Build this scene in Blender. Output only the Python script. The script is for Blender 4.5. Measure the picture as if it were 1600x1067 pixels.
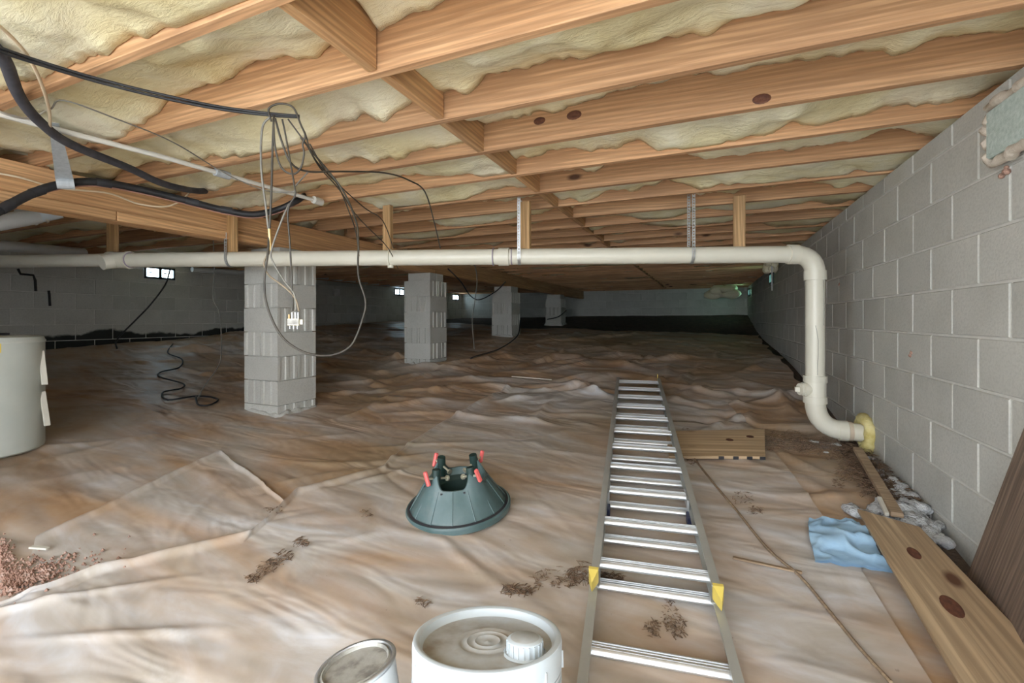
import bpy, bmesh, math, random
import numpy as np
from mathutils import Vector, Matrix
for o in list(bpy.data.objects): bpy.data.objects.remove(o)
S = bpy.context.scene
COL = S.collection
# ------------------------------------------------------------------ camera
CZ = 1.0                                   # lens height; world Y runs along the right-hand block wall, X along the joists
YAW = math.radians(23.25)
FPX = 710.0; PCX = 800.0; HOR = 499.0
cam_d = bpy.data.cameras.new('camera'); cam = bpy.data.objects.new('camera', cam_d); COL.objects.link(cam)
cam.location = (0, 0, CZ); cam.rotation_euler = (math.pi/2, 0, YAW)
cam_d.sensor_width = 36; cam_d.lens = FPX/1600*36; cam_d.shift_y = (HOR-533.5)/1600
cam_d.clip_start = 0.02; cam_d.clip_end = 200
S.camera = cam
# ------------------------------------------------------------------ sky, exposure
w = bpy.data.worlds.new('world'); S.world = w; w.use_nodes = True
bg = w.node_tree.nodes['Background']; bg.inputs[0].default_value = (0.88, 0.94, 1.0, 1); bg.inputs[1].default_value = 2.6
S.view_settings.view_transform = 'Standard'; S.view_settings.look = 'None'
S.view_settings.exposure = 1.8; S.view_settings.gamma = 1.0; S.view_settings.use_curve_mapping = False
XR, XL, YB = 0.967, -7.6, 13.4

# ------------------------------------------------------------------ helpers: pixels to places
cy, sy = math.cos(YAW), math.sin(YAW)
Rv = Vector((cy, sy, 0)); Fv = Vector((-sy, cy, 0)); CAM = Vector((0, 0, CZ))
def ray(px, py): return Fv + Rv*((px-PCX)/FPX) + Vector((0, 0, (HOR-py)/FPX))
def P(px, py, f): return CAM + ray(px, py)*f                 # at depth f
def PZ(px, py, z): d = ray(px, py); return CAM + d*((z-CZ)/d.z)
def PX(px, py, x): d = ray(px, py); return CAM + d*(x/d.x)
# noise
def _h(ix, iy, s):
    n = (ix.astype(np.int64)*374761393 + iy.astype(np.int64)*668265263 + s*974634541) & 0xffffffff
    n = ((n ^ (n >> 13))*1274126177) & 0xffffffff
    return ((n ^ (n >> 16)) & 0xffff)/65535.0
def vn(x, y, s=0):
    x = np.asarray(x, float); y = np.asarray(y, float)
    ix = np.floor(x); iy = np.floor(y); fx = x-ix; fy = y-iy
    fx = fx*fx*(3-2*fx); fy = fy*fy*(3-2*fy)
    a = _h(ix, iy, s); b = _h(ix+1, iy, s); c = _h(ix, iy+1, s); d = _h(ix+1, iy+1, s)
    return (a+(b-a)*fx)*(1-fy) + (c+(d-c)*fx)*fy
def fbm(x, y, s=0, o=4):
    t = 0; a = .5
    for i in range(o): t = t+a*vn(x*2**i, y*2**i, s+i*17); a *= .5
    return t
def ridge(x, y, s=0, o=3):
    t = 0; a = .55
    for i in range(o): t = t+a*(1-np.abs(2*vn(x*2**i, y*2**i, s+i*31)-1))**2; a *= .5
    return t
# ground height: thin-plate spline through measured spots (z relative to lens)
G = np.array([(-.1,1.1,-1.06),(-.05,.6,-1.06),(-2.0,.4,-1.0),(-1.1,2.0,-.965),(-.75,4.8,-.72),(.8,3.6,-.86),(.95,2.3,-.97),(.95,2.65,-.92),
 (.95,6.4,-.55),(.95,10.5,-.27),(-3.26,2.68,-.81),(-3.26,4.93,-.60),(-3.26,7.57,-.32),(-3.26,10.6,-.12),(-3.83,1.16,-.76),(-7.6,2.9,-.37),
 (-7.6,5.3,-.23),(-7.6,9.5,-.05),(-7.6,13.3,.08),(.9,13.3,.14),(-3.3,13.3,.12),(-5.2,3.5,-.62),(-7.6,.3,-.5),(-4,-.8,-.9),(.9,-.8,-1.08),(-1.8,-1.5,-1.08)])
def _tps(r2): return np.where(r2 > 1e-9, r2*np.log(r2+1e-12), 0)
_n = len(G); _A = np.zeros((_n+3, _n+3))
_A[:_n,:_n] = _tps((G[:,None,0]-G[None,:,0])**2+(G[:,None,1]-G[None,:,1])**2)+np.eye(_n)*.05
_A[:_n,_n] = 1; _A[:_n,_n+1:] = G[:,:2]; _A[_n,:_n] = 1; _A[_n+1:,:_n] = G[:,:2].T
_W = np.linalg.solve(_A, np.concatenate([G[:,2], np.zeros(3)]))
def gz(x, y):
    x = np.asarray(x, float); y = np.asarray(y, float); sh = x.shape; x = x.ravel(); y = y.ravel()
    y2 = np.maximum(y, -1.2)
    z = _tps((x[:,None]-G[None,:,0])**2+(y2[:,None]-G[None,:,1])**2)@_W[:_n]+_W[_n]+_W[_n+1]*x+_W[_n+2]*y2
    return z.reshape(sh)+CZ
_fr = random.Random(21); FOLDS = []
for _k in range(520):                       # creases of the sheet: place, heading, half length, width, height
    _x, _y = _fr.uniform(-7.4, .9), _fr.uniform(-.3, 9) if _k % 3 else _fr.uniform(3.2, 6.5)
    _far = min(1, max(0, (_y-2.3)/2)); _a = math.radians(_fr.gauss(38, 30 if _x < -1 else 55))
    FOLDS.append((_x, _y, math.cos(_a), math.sin(_a), _fr.uniform(.15, .55)*(1.25-.3*_far), _fr.uniform(.014,.03)+_far*_fr.uniform(.01,.045), (_fr.uniform(.006,.018)+_far*_fr.uniform(.008,.042))*(1 if _fr.random() < .7 else -.7), _fr.uniform(-.5,.5)))
FA = np.array(FOLDS)
def wr(x, y):
    x = np.asarray(x, float); y = np.asarray(y, float)
    far = np.clip((y-2.6)/2.2, 0, 1)
    z = (.010+.02*far)*(fbm(x*1.6, y*1.6, 5, 3)-.45)+.06*far*(fbm(x*.9, y*.9, 21, 2)-.37)
    x0, x1, y0, y1 = x.min()-1.6, x.max()+1.6, y.min()-1.6, y.max()+1.6
    for (cx, cy2, ca, sa, L, wd, h, bend) in FA[(FA[:,0] > x0)&(FA[:,0] < x1)&(FA[:,1] > y0)&(FA[:,1] < y1)]:
        dx = x-cx; dy = y-cy2; m = (np.abs(dx) < 2.2*L)&(np.abs(dy) < 2.2*L)
        if not m.any(): continue
        u = dx[m]*ca+dy[m]*sa; v = -dx[m]*sa+dy[m]*ca+bend*u*u
        av = np.abs(v)/wd
        z[m] += h*np.exp(-av*(.6+.5*av))*np.exp(-(u/L)**2*1.3)
    q = np.abs((x+.095)*.9888+(y-1.14)*.1494)            # pressed flat under the ladder, the stand and the bucket
    flat = np.exp(-(q/.38)**4)*np.clip((5.3-y)/.4, 0, 1)
    for cx, cy2, r in ((-1.12, 2.0, .34), (-.42, .83, .3), (-.70, .76, .2)): flat = np.maximum(flat, np.exp(-(((x-cx)**2+(y-cy2)**2)/r**2)**2))
    return z*(1-.85*flat)
def zs(x, y): return float(gz(np.array([x]), np.array([y]))[0]+wr(np.array([x]), np.array([y]))[0])+.014
def PF(px, py, dz=0.0):
    d = ray(px, py); t = np.concatenate([np.arange(.5, 4, .01), np.arange(4, 13, .03)])
    x = d.x*t; y = d.y*t; k = np.nonzero(CZ+d.z*t <= gz(x, y)+wr(x, y)+.014+dz)[0]
    return CAM+d*float(t[k[0] if len(k) else -1])
# ------------------------------------------------------------------ helpers: objects
def tag(o, label=None, cat=None, group=None, kind=None):
    if label: o['label'] = label
    if cat: o['category'] = cat
    if group: o['group'] = group
    if kind: o['kind'] = kind
    return o
def link(name, me, mat=None, parent=None, **k):
    o = bpy.data.objects.new(name, me); COL.objects.link(o)
    if mat is not None and me is not None and len(me.materials) == 0: me.materials.append(mat)
    if parent: o.parent = parent
    return tag(o, **k)
def empty(name, loc=(0,0,0), rot=(0,0,0), **k):
    o = bpy.data.objects.new(name, None); o.empty_display_size = .05; COL.objects.link(o); o.location = loc; o.rotation_euler = rot
    return tag(o, **k)
class MB:
    def __init__(s): s.v = []; s.f = []
    def add(s, vs, fs):
        b = len(s.v); s.v += [tuple(p) for p in vs]; s.f += [tuple(i+b for i in f) for f in fs]; return s
    def box(s, c, d, M=None):
        cx, cy_, cz = c; x, y, z = d[0]/2, d[1]/2, d[2]/2
        vs = [Vector((cx+i*x, cy_+j*y, cz+k*z)) for i in (-1,1) for j in (-1,1) for k in (-1,1)]
        if M is not None: vs = [M@p for p in vs]
        return s.add(vs, [(0,1,3,2),(4,6,7,5),(0,4,5,1),(2,3,7,6),(0,2,6,4),(1,5,7,3)])
    def tube(s, pts, r, n=8, sub=0, caps=True):
        pts = [Vector(p) for p in pts]
        if sub: pts = smooth(pts, sub)
        rs = r if isinstance(r, (list, tuple)) else [r]*len(pts)
        t0 = (pts[1]-pts[0]).normalized(); a = t0.orthogonal().normalized(); vs = []
        for i, p in enumerate(pts):
            t = (pts[min(i+1, len(pts)-1)]-pts[max(i-1, 0)])
            t = t.normalized() if t.length > 1e-9 else t0
            a = (a-t*a.dot(t)); a = a.normalized() if a.length > 1e-6 else t.orthogonal().normalized(); b = t.cross(a)
            vs += [p+(a*math.cos(2*math.pi*k/n)+b*math.sin(2*math.pi*k/n))*rs[i] for k in range(n)]
        fs = [(i*n+k, i*n+(k+1) % n, (i+1)*n+(k+1) % n, (i+1)*n+k) for i in range(len(pts)-1) for k in range(n)]
        if caps: fs += [tuple(range(n-1, -1, -1)), tuple((len(pts)-1)*n+k for k in range(n))]
        return s.add(vs, fs)
    def lathe(s, prof, n=40, M=None):
        vs = []
        for (r, z) in prof:
            for k in range(n):
                p = Vector((r*math.cos(2*math.pi*k/n), r*math.sin(2*math.pi*k/n), z)); vs.append(M@p if M is not None else p)
        fs = [(i*n+k, i*n+(k+1) % n, (i+1)*n+(k+1) % n, (i+1)*n+k) for i in range(len(prof)-1) for k in range(n)]
        return s.add(vs, fs)
    def grid(s, X, Y, Z):
        m, n = X.shape; vs = np.stack([X.ravel(), Y.ravel(), Z.ravel()], 1).tolist()
        return s.add(vs, [(i*n+j, i*n+j+1, (i+1)*n+j+1, (i+1)*n+j) for i in range(m-1) for j in range(n-1)])
    def mesh(s, name, sm=None, bev=0, fix=True):
        me = bpy.data.meshes.new(name); me.from_pydata(s.v, [], s.f)
        if bev or fix:
            bm = bmesh.new(); bm.from_mesh(me)
            if bev: bmesh.ops.bevel(bm, geom=list(bm.edges), offset=bev, segments=1, affect='EDGES', profile=.5)
            if fix: bmesh.ops.recalc_face_normals(bm, faces=list(bm.faces))
            bm.to_mesh(me); bm.free()
        if sm is not None:
            me.polygons.foreach_set('use_smooth', [True]*len(me.polygons))
            if sm < 180: me.set_sharp_from_angle(angle=math.radians(sm))
        me.update(); return me
    def obj(s, name, mat, parent=None, sm=None, bev=0, fix=True, **k):
        return link(name, s.mesh(name, sm, bev, fix), mat, parent, **k)
def smooth(pts, n):
    out = []
    q = [pts[0]*2-pts[1]]+list(pts)+[pts[-1]*2-pts[-2]]
    for i in range(1, len(q)-2):
        a, b, c, d = q[i-1], q[i], q[i+1], q[i+2]
        for k in range(n):
            t = k/n
            out.append(.5*((2*b)+(c-a)*t+(2*a-5*b+4*c-d)*t*t+(3*b-a-3*c+d)*t**3))
    out.append(pts[-1]); return out
def frame(a, b):                           # matrix with local X from a to b
    x = (b-a).normalized(); z = Vector((0,0,1)); y = z.cross(x)
    y = y.normalized() if y.length > 1e-5 else Vector((0,1,0)); z = x.cross(y)
    return Matrix(((x.x,y.x,z.x,a.x),(x.y,y.y,z.y,a.y),(x.z,y.z,z.z,a.z),(0,0,0,1)))
random.seed(4)
# ------------------------------------------------------------------ materials
def newmat(name):
    m = bpy.data.materials.new(name); m.use_nodes = True
    nt = m.node_tree; return m, nt, nt.nodes['Principled BSDF'], nt.nodes.new, nt.links.new
def ramp(nt, fac, stops):
    r = nt.nodes.new('ShaderNodeValToRGB'); nt.links.new(fac, r.inputs[0])
    e = r.color_ramp.elements
    while len(e) < len(stops): e.new(.5)
    for i, (p, c) in enumerate(stops): e[i].position = p; e[i].color = (*c, 1)
    return r.outputs[0]
def coords(nt, scale=(1,1,1), rnd=0.0, kind='Object'):
    tc = nt.nodes.new('ShaderNodeTexCoord'); mp = nt.nodes.new('ShaderNodeMapping'); mp.inputs['Scale'].default_value = scale
    nt.links.new(tc.outputs[kind], mp.inputs[0])
    if rnd:
        oi = nt.nodes.new('ShaderNodeObjectInfo'); mu = nt.nodes.new('ShaderNodeMath'); mu.operation = 'MULTIPLY'; mu.inputs[1].default_value = rnd
        nt.links.new(oi.outputs['Random'], mu.inputs[0]); nt.links.new(mu.outputs[0], mp.inputs['Location'])
    return mp.outputs[0]
def noise(nt, vec, scale, detail=4, rough=.55, dist=0):
    n = nt.nodes.new('ShaderNodeTexNoise'); n.inputs['Scale'].default_value = scale; n.inputs['Detail'].default_value = detail
    n.inputs['Roughness'].default_value = rough; n.inputs['Distortion'].default_value = dist; nt.links.new(vec, n.inputs['Vector']); return n.outputs[0]
def mixc(nt, fac, a, b, mode='MIX'):
    m = nt.nodes.new('ShaderNodeMix'); m.data_type = 'RGBA'; m.blend_type = mode
    for i, v in ((0, fac), (6, a), (7, b)):
        if isinstance(v, (int, float)): m.inputs[i].default_value = v
        elif isinstance(v, tuple): m.inputs[i].default_value = (*v, 1)
        else: nt.links.new(v, m.inputs[i])
    return m.outputs[2]
def bump(nt, b, h, strength=.3, dist=.01):
    n = nt.nodes.new('ShaderNodeBump'); n.inputs['Strength'].default_value = strength; n.inputs['Distance'].default_value = dist
    nt.links.new(h, n.inputs['Height']); nt.links.new(n.outputs[0], b.inputs['Normal'])
def simple(name, stops, scale=8, stretch=(1,1,1), rough=.6, metal=0, bs=.2, bd=.005, rnd=5.0, detail=5, bscale=None, var=0.0):
    m, nt, b, new, ln = newmat(name); v = coords(nt, stretch, rnd); n = noise(nt, v, scale, detail)
    c = ramp(nt, n, stops)
    if var:
        oi = new('ShaderNodeObjectInfo'); mr = new('ShaderNodeMapRange'); mr.inputs[3].default_value = 1-var; mr.inputs[4].default_value = 1+var
        ln(oi.outputs['Random'], mr.inputs[0]); cb = new('ShaderNodeCombineColor')
        for i in range(3): ln(mr.outputs[0], cb.inputs[i])
        c = mixc(nt, 1.0, c, cb.outputs[0], 'MULTIPLY')
    ln(c, b.inputs['Base Color']); b.inputs['Roughness'].default_value = rough; b.inputs['Metallic'].default_value = metal
    if bs: bump(nt, b, noise(nt, v, bscale or scale*4, 4), bs, bd)
    return m
def wood(name, light, mid, dark, axis=0, rough=.65, knots=True, ring=1.0):
    m, nt, b, new, ln = newmat(name)
    st = [6, 6, 6]; st[axis] = .35
    v = coords(nt, tuple(st), 37.0); n1 = noise(nt, v, 1.2, 5, .6, .6)
    wv = new('ShaderNodeTexWave'); wv.wave_type = 'BANDS'; wv.bands_direction = 'DIAGONAL'; wv.inputs['Scale'].default_value = 4.6*ring
    wv.inputs['Distortion'].default_value = 4; wv.inputs['Detail'].default_value = 3; wv.inputs['Detail Scale'].default_value = 1.2; ln(v, wv.inputs['Vector'])
    c = ramp(nt, n1, [(.25, dark), (.5, mid), (.75, light)])
    c = mixc(nt, ramp(nt, wv.outputs['Fac'], [(.3, (0,0,0)), (1, (.55,.55,.55))]), c, tuple(q*.62 for q in mid))
    sf = [70, 70, 70]; sf[axis] = 1.4; fine = noise(nt, coords(nt, tuple(sf), 19.0), 1.0, 3, .6)
    c = mixc(nt, ramp(nt, fine, [(.42,(.6,.6,.6)),(.58,(0,0,0))]), c, tuple(q*.66 for q in dark))
    v3 = coords(nt, (1,1,1), 11.0); big = noise(nt, v3, 1.7, 2)
    c = mixc(nt, ramp(nt, big, [(.5, (0,0,0)), (.72, (.45,.45,.45))]), c, (dark[0]*.75, dark[1]*.8, dark[2]*.95))
    if knots:
        st = [2.2, 5, 5]; st[0], st[axis] = st[axis], 2.2
        vk = coords(nt, tuple(st), 23.0); vo = new('ShaderNodeTexVoronoi'); vo.inputs['Scale'].default_value = .8; ln(vk, vo.inputs['Vector'])
        c = mixc(nt, ramp(nt, vo.outputs['Distance'], [(.05, (1,1,1)), (.11, (0,0,0))]), c, (.09,.035,.015))
    oi = new('ShaderNodeObjectInfo'); mr = new('ShaderNodeMapRange'); mr.inputs[3].default_value = .82; mr.inputs[4].default_value = 1.12
    ln(oi.outputs['Random'], mr.inputs[0]); cb = new('ShaderNodeCombineColor')
    for i in range(3): ln(mr.outputs[0], cb.inputs[i])
    c = mixc(nt, 1.0, c, cb.outputs[0], 'MULTIPLY')
    ln(c, b.inputs['Base Color']); b.inputs['Roughness'].default_value = rough; bump(nt, b, wv.outputs['Fac'], .12, .003)
    return m
M = {}
M['pine'] = wood('pine', (.80,.51,.29), (.69,.40,.21), (.54,.28,.13))
M['pine_y'] = wood('pine_along_y', (.78,.50,.27), (.68,.40,.19), (.54,.28,.12), axis=1, knots=False)
M['pine_z'] = wood('pine_upright', (.74,.50,.26), (.62,.38,.17), (.45,.25,.10), axis=2, knots=False)
M['ply'] = wood('plywood', (.58,.43,.27), (.49,.35,.21), (.36,.24,.14), axis=1, ring=.5)
M['plyx'] = wood('plywood_pale', (.66,.50,.32), (.56,.40,.24), (.42,.28,.15), axis=0, ring=.5)
M['plyold'] = wood('plywood_weathered', (.40,.30,.23), (.27,.19,.14), (.12,.085,.065), axis=1, ring=1.2)
M['stick'] = wood('weathered_stick', (.52,.40,.27), (.42,.30,.19), (.28,.19,.12), axis=0, knots=False)
M['paintwood'] = simple('white_painted_wood', [(.3,(.62,.60,.52)),(.7,(.74,.72,.64))], 6)
def fibre():
    m, nt, b, new, ln = newmat('fibreglass'); v = coords(nt, (1,1,1), 0); v2 = coords(nt, (1.5,5,5), 0)
    n = noise(nt, v, 2.2, 6, .6, .4); n2 = noise(nt, v2, 5, 6, .65, .8)
    c = ramp(nt, n, [(.28,(.74,.62,.33)),(.45,(.87,.79,.52)),(.6,(.92,.87,.67)),(.75,(.87,.79,.61))])
    c = mixc(nt, ramp(nt, n2, [(.5,(0,0,0)),(.8,(.4,.4,.4))]), c, (.66,.57,.34))
    ln(c, b.inputs['Base Color']); b.inputs['Roughness'].default_value = .95; b.inputs['Specular IOR Level'].default_value = .1
    n3 = noise(nt, v2, 9, 8, .7, .5); bump(nt, b, n3, .55, .03); return m
M['fibre'] = fibre()
def block(name, damp=False):
    m, nt, b, new, ln = newmat(name); v = coords(nt, (1,1,1), 9.0); n = noise(nt, v, 3, 5); f = noise(nt, v, 90, 3)
    c = ramp(nt, n, [(.3,(.50,.495,.455)),(.55,(.56,.555,.515)),(.75,(.60,.585,.545))])
    c = mixc(nt, ramp(nt, f, [(.35,(.25,.25,.25)),(.55,(0,0,0))]), c, (.32,.32,.30))
    oi = new('ShaderNodeObjectInfo'); mr = new('ShaderNodeMapRange'); mr.inputs[3].default_value = .95; mr.inputs[4].default_value = 1.05
    ln(oi.outputs['Random'], mr.inputs[0]); cb = new('ShaderNodeCombineColor')
    for i in range(3): ln(mr.outputs[0], cb.inputs[i])
    c = mixc(nt, 1.0, c, cb.outputs[0], 'MULTIPLY')
    g = new('ShaderNodeNewGeometry'); vs_ = noise(nt, g.outputs['Position'], 1.1, 5, .6)
    c = mixc(nt, ramp(nt, vs_, [(.70,(0,0,0)),(.80,(.35,.35,.35))]), c, (.36,.24,.16))
    if damp:                                # tar and damp stain along the foot of the wall
        sx = new('ShaderNodeSeparateXYZ'); ln(g.outputs['Position'], sx.inputs[0]); nn = noise(nt, g.outputs['Position'], 1.6, 5)
        ad = new('ShaderNodeMath'); ad.operation = 'MULTIPLY_ADD'; ad.inputs[1].default_value = .40; ln(nn, ad.inputs[0]); sb = new('ShaderNodeMath'); sb.operation = 'SUBTRACT'; sb.inputs[1].default_value = .045; ln(sx.outputs[2], sb.inputs[0]); ln(sb.outputs[0], ad.inputs[2])
        c = mixc(nt, ramp(nt, ad.outputs[0], [(.97,(1,1,1)),(1.0,(0,0,0))]), c, (.03,.032,.03))
    ln(c, b.inputs['Base Color']); b.inputs['Roughness'].default_value = .9; bump(nt, b, f, .35, .004); return m
M['block'] = block('concrete_block'); M['block_damp'] = block('concrete_block_tarred', True)
M['mortar'] = simple('mortar', [(.3,(.60,.59,.55)),(.7,(.70,.69,.65))], 20, rough=.95)
def plastic(name, milky):
    m, nt, b, new, ln = newmat(name); v = coords(nt, (1,1,1))
    rot = new('ShaderNodeMapping'); rot.inputs['Rotation'].default_value = (0,0,.55); rot.inputs['Scale'].default_value = (1,2.6,1); ln(v, rot.inputs[0]); v2 = rot.outputs[0]
    n = noise(nt, v2, .75, 5, .55, 1.2); n2 = noise(nt, v, 1.6, 6, .6, .8); n3 = noise(nt, v2, 2.4, 6, .62, 1.0); n4 = noise(nt, v, .6, 3); n5 = noise(nt, v2, 5.5, 5, .6, 1.5)
    clay = ramp(nt, n2, [(.3,(.30,.17,.08)),(.5,(.49,.30,.16)),(.68,(.60,.43,.29))])
    milk = ramp(nt, n3, [(.3,(.46,.42,.36)),(.5,(.58,.55,.52)),(.7,(.70,.71,.74))])
    lo = .60-.20*milky
    c = mixc(nt, ramp(nt, n, [(lo-.14,(.10,.10,.10)),(lo+.14,(.92,.92,.92))]), clay, milk)
    c = mixc(nt, ramp(nt, n4, [(.36,(.5,.5,.5)),(.52,(0,0,0))]), c, (.30,.24,.15))
    sp = noise(nt, v, 30, 3); c = mixc(nt, ramp(nt, sp, [(.72,(0,0,0)),(.78,(.5,.5,.5))]), c, (.20,.13,.09))
    ln(c, b.inputs['Base Color']); b.inputs['Roughness'].default_value = .45; b.inputs['Specular IOR Level'].default_value = .35
    rd = new('ShaderNodeMath'); rd.operation = 'PINGPONG'; rd.inputs[1].default_value = .09; ln(n5, rd.inputs[0])
    ad = new('ShaderNodeMath'); ad.operation = 'MULTIPLY_ADD'; ad.inputs[1].default_value = .35; ln(n5, ad.inputs[0]); ln(n3, ad.inputs[2])
    nb = noise(nt, v2, 1.7, 2, .45, .9); nc = noise(nt, v, 6.0, 2, .4, .5)
    ae = new('ShaderNodeMath'); ae.operation = 'MULTIPLY_ADD'; ae.inputs[1].default_value = .22; ln(nc, ae.inputs[0]); ln(nb, ae.inputs[2])
    bump(nt, b, ae.outputs[0], .5, .06); return m
M['poly'] = plastic('poly_sheet', .15); M['poly2'] = plastic('poly_sheet_double', .8); M['poly3'] = plastic('poly_sheet_clean', 1.0)
M['soil'] = simple('dark_soil', [(.3,(.07,.05,.035)),(.7,(.15,.10,.07))], 9, rough=.95, bs=.6, bd=.03)
M['gravel'] = simple('bounce_ground_pale', [(.3,(.62,.60,.55)),(.7,(.76,.74,.70))], 40, rough=.95, bs=.4, bd=.02)  # for the unseen outdoor ground, kept pale to bounce light indoors
M['clay'] = simple('red_clay', [(.3,(.28,.15,.11)),(.55,(.42,.26,.20)),(.75,(.58,.44,.38))], 30, rough=.95, bs=.6, bd=.02)
M['pvc'] = simple('pvc', [(.3,(.70,.67,.56)),(.6,(.76,.73,.62)),(.8,(.66,.62,.50))], 3, rough=.35, bs=.03)
M['pvcgrey'] = simple('pvc_grey', [(.3,(.55,.56,.55)),(.7,(.64,.65,.64))], 3, rough=.4, bs=.03)
M['pvcband'] = simple('pvc_tan', [(.3,(.56,.46,.34)),(.7,(.62,.52,.40))], 5, rough=.5)
M['primer'] = simple('purple_primer', [(.3,(.30,.24,.34)),(.7,(.38,.32,.40))], 9, rough=.5)
M['foam'] = simple('spray_foam', [(.3,(.58,.46,.14)),(.55,(.76,.66,.30)),(.8,(.82,.74,.44))], 14, rough=.8, bs=.5, bd=.01)
M['foamold'] = simple('spray_foam_old', [(.3,(.52,.44,.36)),(.6,(.64,.57,.48)),(.8,(.40,.26,.15))], 12, rough=.85, bs=.6, bd=.01)
M['foamboard'] = simple('foam_board', [(.3,(.42,.52,.48)),(.7,(.62,.70,.66))], 60, rough=.8, bs=.4)
M['alu'] = simple('aluminium', [(.3,(.60,.62,.63)),(.7,(.74,.76,.77))], 4, (1,9,9), rough=.38, metal=.75, bs=.05)
M['alud'] = simple('aluminium_dull', [(.3,(.50,.51,.49)),(.7,(.62,.63,.60))], 5, rough=.5, metal=.6, bs=.1)
M['yellow'] = simple('yellow_plastic', [(.3,(.75,.58,.10)),(.7,(.83,.66,.18))], 6, rough=.5)
M['navy'] = simple('navy_rubber', [(.3,(.015,.02,.06)),(.7,(.03,.04,.10))], 6, rough=.5)
M['green'] = simple('green_plastic', [(.3,(.06,.11,.11)),(.6,(.10,.155,.16)),(.8,(.18,.21,.205))], 7, rough=.45, bs=.1)
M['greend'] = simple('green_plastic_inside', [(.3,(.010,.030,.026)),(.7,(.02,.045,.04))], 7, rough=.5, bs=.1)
M['red'] = simple('red_plastic', [(.3,(.70,.10,.10)),(.7,(.80,.18,.16))], 5, rough=.45)
M['bolt'] = simple('zinc_bolt', [(.3,(.50,.48,.38)),(.7,(.62,.60,.48))], 9, rough=.4, metal=.6)
M['zinc'] = simple('zinc_strap', [(.3,(.42,.43,.43)),(.7,(.62,.63,.63))], 40, rough=.4, metal=.7)
M['white'] = simple('white_bucket_plastic', [(.3,(.56,.63,.68)),(.7,(.66,.72,.75))], 3, rough=.4, bs=.03)
M['dustlid'] = simple('dusty_lid', [(.3,(.30,.26,.21)),(.48,(.44,.44,.42)),(.66,(.52,.56,.58))], 14, rough=.6, bs=.1, detail=8)
M['steel'] = simple('tin', [(.3,(.50,.52,.53)),(.7,(.68,.69,.70))], 5, rough=.35, metal=.8)
M['tinlid'] = simple('dusty_tin_lid', [(.35,(.22,.21,.19)),(.5,(.40,.39,.35)),(.7,(.46,.46,.43))], 22, rough=.6, metal=.2, detail=8)
M['canlabel'] = simple('can_wall', [(.3,(.60,.62,.62)),(.7,(.70,.72,.72))], 4, rough=.5)
M['tank'] = simple('tank_enamel', [(.3,(.50,.54,.50)),(.7,(.60,.63,.59))], 3, rough=.4, bs=.03)
M['black'] = simple('black_rubber', [(.3,(.012,.012,.014)),(.7,(.03,.03,.034))], 12, rough=.5)
M['hose'] = simple('grey_foam_sleeve', [(.3,(.045,.045,.055)),(.7,(.075,.075,.09))], 20, rough=.8)
M['coax'] = simple('coax', [(.3,(.035,.030,.024)),(.7,(.07,.06,.045))], 12, rough=.5)
M['coaxgrey'] = simple('coax_grey', [(.3,(.16,.15,.13)),(.7,(.24,.23,.20))], 12, rough=.5)
M['coaxtan'] = simple('coax_tan', [(.3,(.20,.155,.10)),(.7,(.28,.22,.15))], 12, rough=.5)
M['romex'] = simple('cream_cable', [(.3,(.66,.52,.34)),(.7,(.76,.63,.45))], 9, rough=.5)
M['whitewire'] = simple('white_wire', [(.3,(.62,.60,.54)),(.7,(.72,.70,.64))], 9, rough=.5)
M['copper'] = simple('copper_wire', [(.3,(.30,.14,.10)),(.7,(.42,.22,.17))], 9, rough=.4)
M['knot'] = simple('knot_wood', [(.3,(.07,.022,.014)),(.7,(.16,.06,.03))], 60, rough=.6)
M['tape'] = simple('grey_tape', [(.3,(.38,.41,.43)),(.7,(.50,.53,.55))], 14, (4,4,1), rough=.5)
M['rag'] = simple('blue_cloth', [(.3,(.30,.50,.72)),(.7,(.42,.62,.80))], 10, rough=.9)
M['rubble'] = simple('mortar_rubble', [(.32,(.24,.24,.24)),(.46,(.60,.61,.62)),(.75,(.76,.77,.79))], 22, rough=.95, bs=.8, bd=.03, detail=8)
M['needle'] = simple('dead_needles', [(.3,(.07,.045,.03)),(.7,(.24,.15,.09))], 60, rough=.9, bs=0)
M['paper'] = simple('scrap', [(.3,(.55,.53,.50)),(.7,(.68,.67,.66))], 9, rough=.8)
M['dark'] = simple('dark_paint', [(.3,(.02,.02,.025)),(.7,(.04,.04,.045))], 9, rough=.6)
M['subfloor'] = simple('subfloor', [(.3,(.30,.19,.10)),(.7,(.42,.28,.15))], 6, rough=.8)
M['splitbody'] = simple('cast_zinc', [(.3,(.55,.52,.42)),(.7,(.66,.62,.50))], 20, rough=.45, metal=.4)
M['brass'] = simple('brass', [(.3,(.55,.36,.14)),(.7,(.66,.46,.22))], 20, rough=.35, metal=.8)
def emit(name, col, st):
    m, nt, b, new, ln = newmat(name); b.inputs['Emission Color'].default_value = (*col, 1); b.inputs['Emission Strength'].default_value = st; b.inputs['Base Color'].default_value = (.7,.7,.7,1); return m
M['day'] = emit('daylight_pane', (.62,.86,1.0), 7.0); M['day2'] = emit('daylight_pane_teal', (.40,1.0,.85), 4.0)  # second pane's blue-green glow is added to tint the back wall

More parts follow.
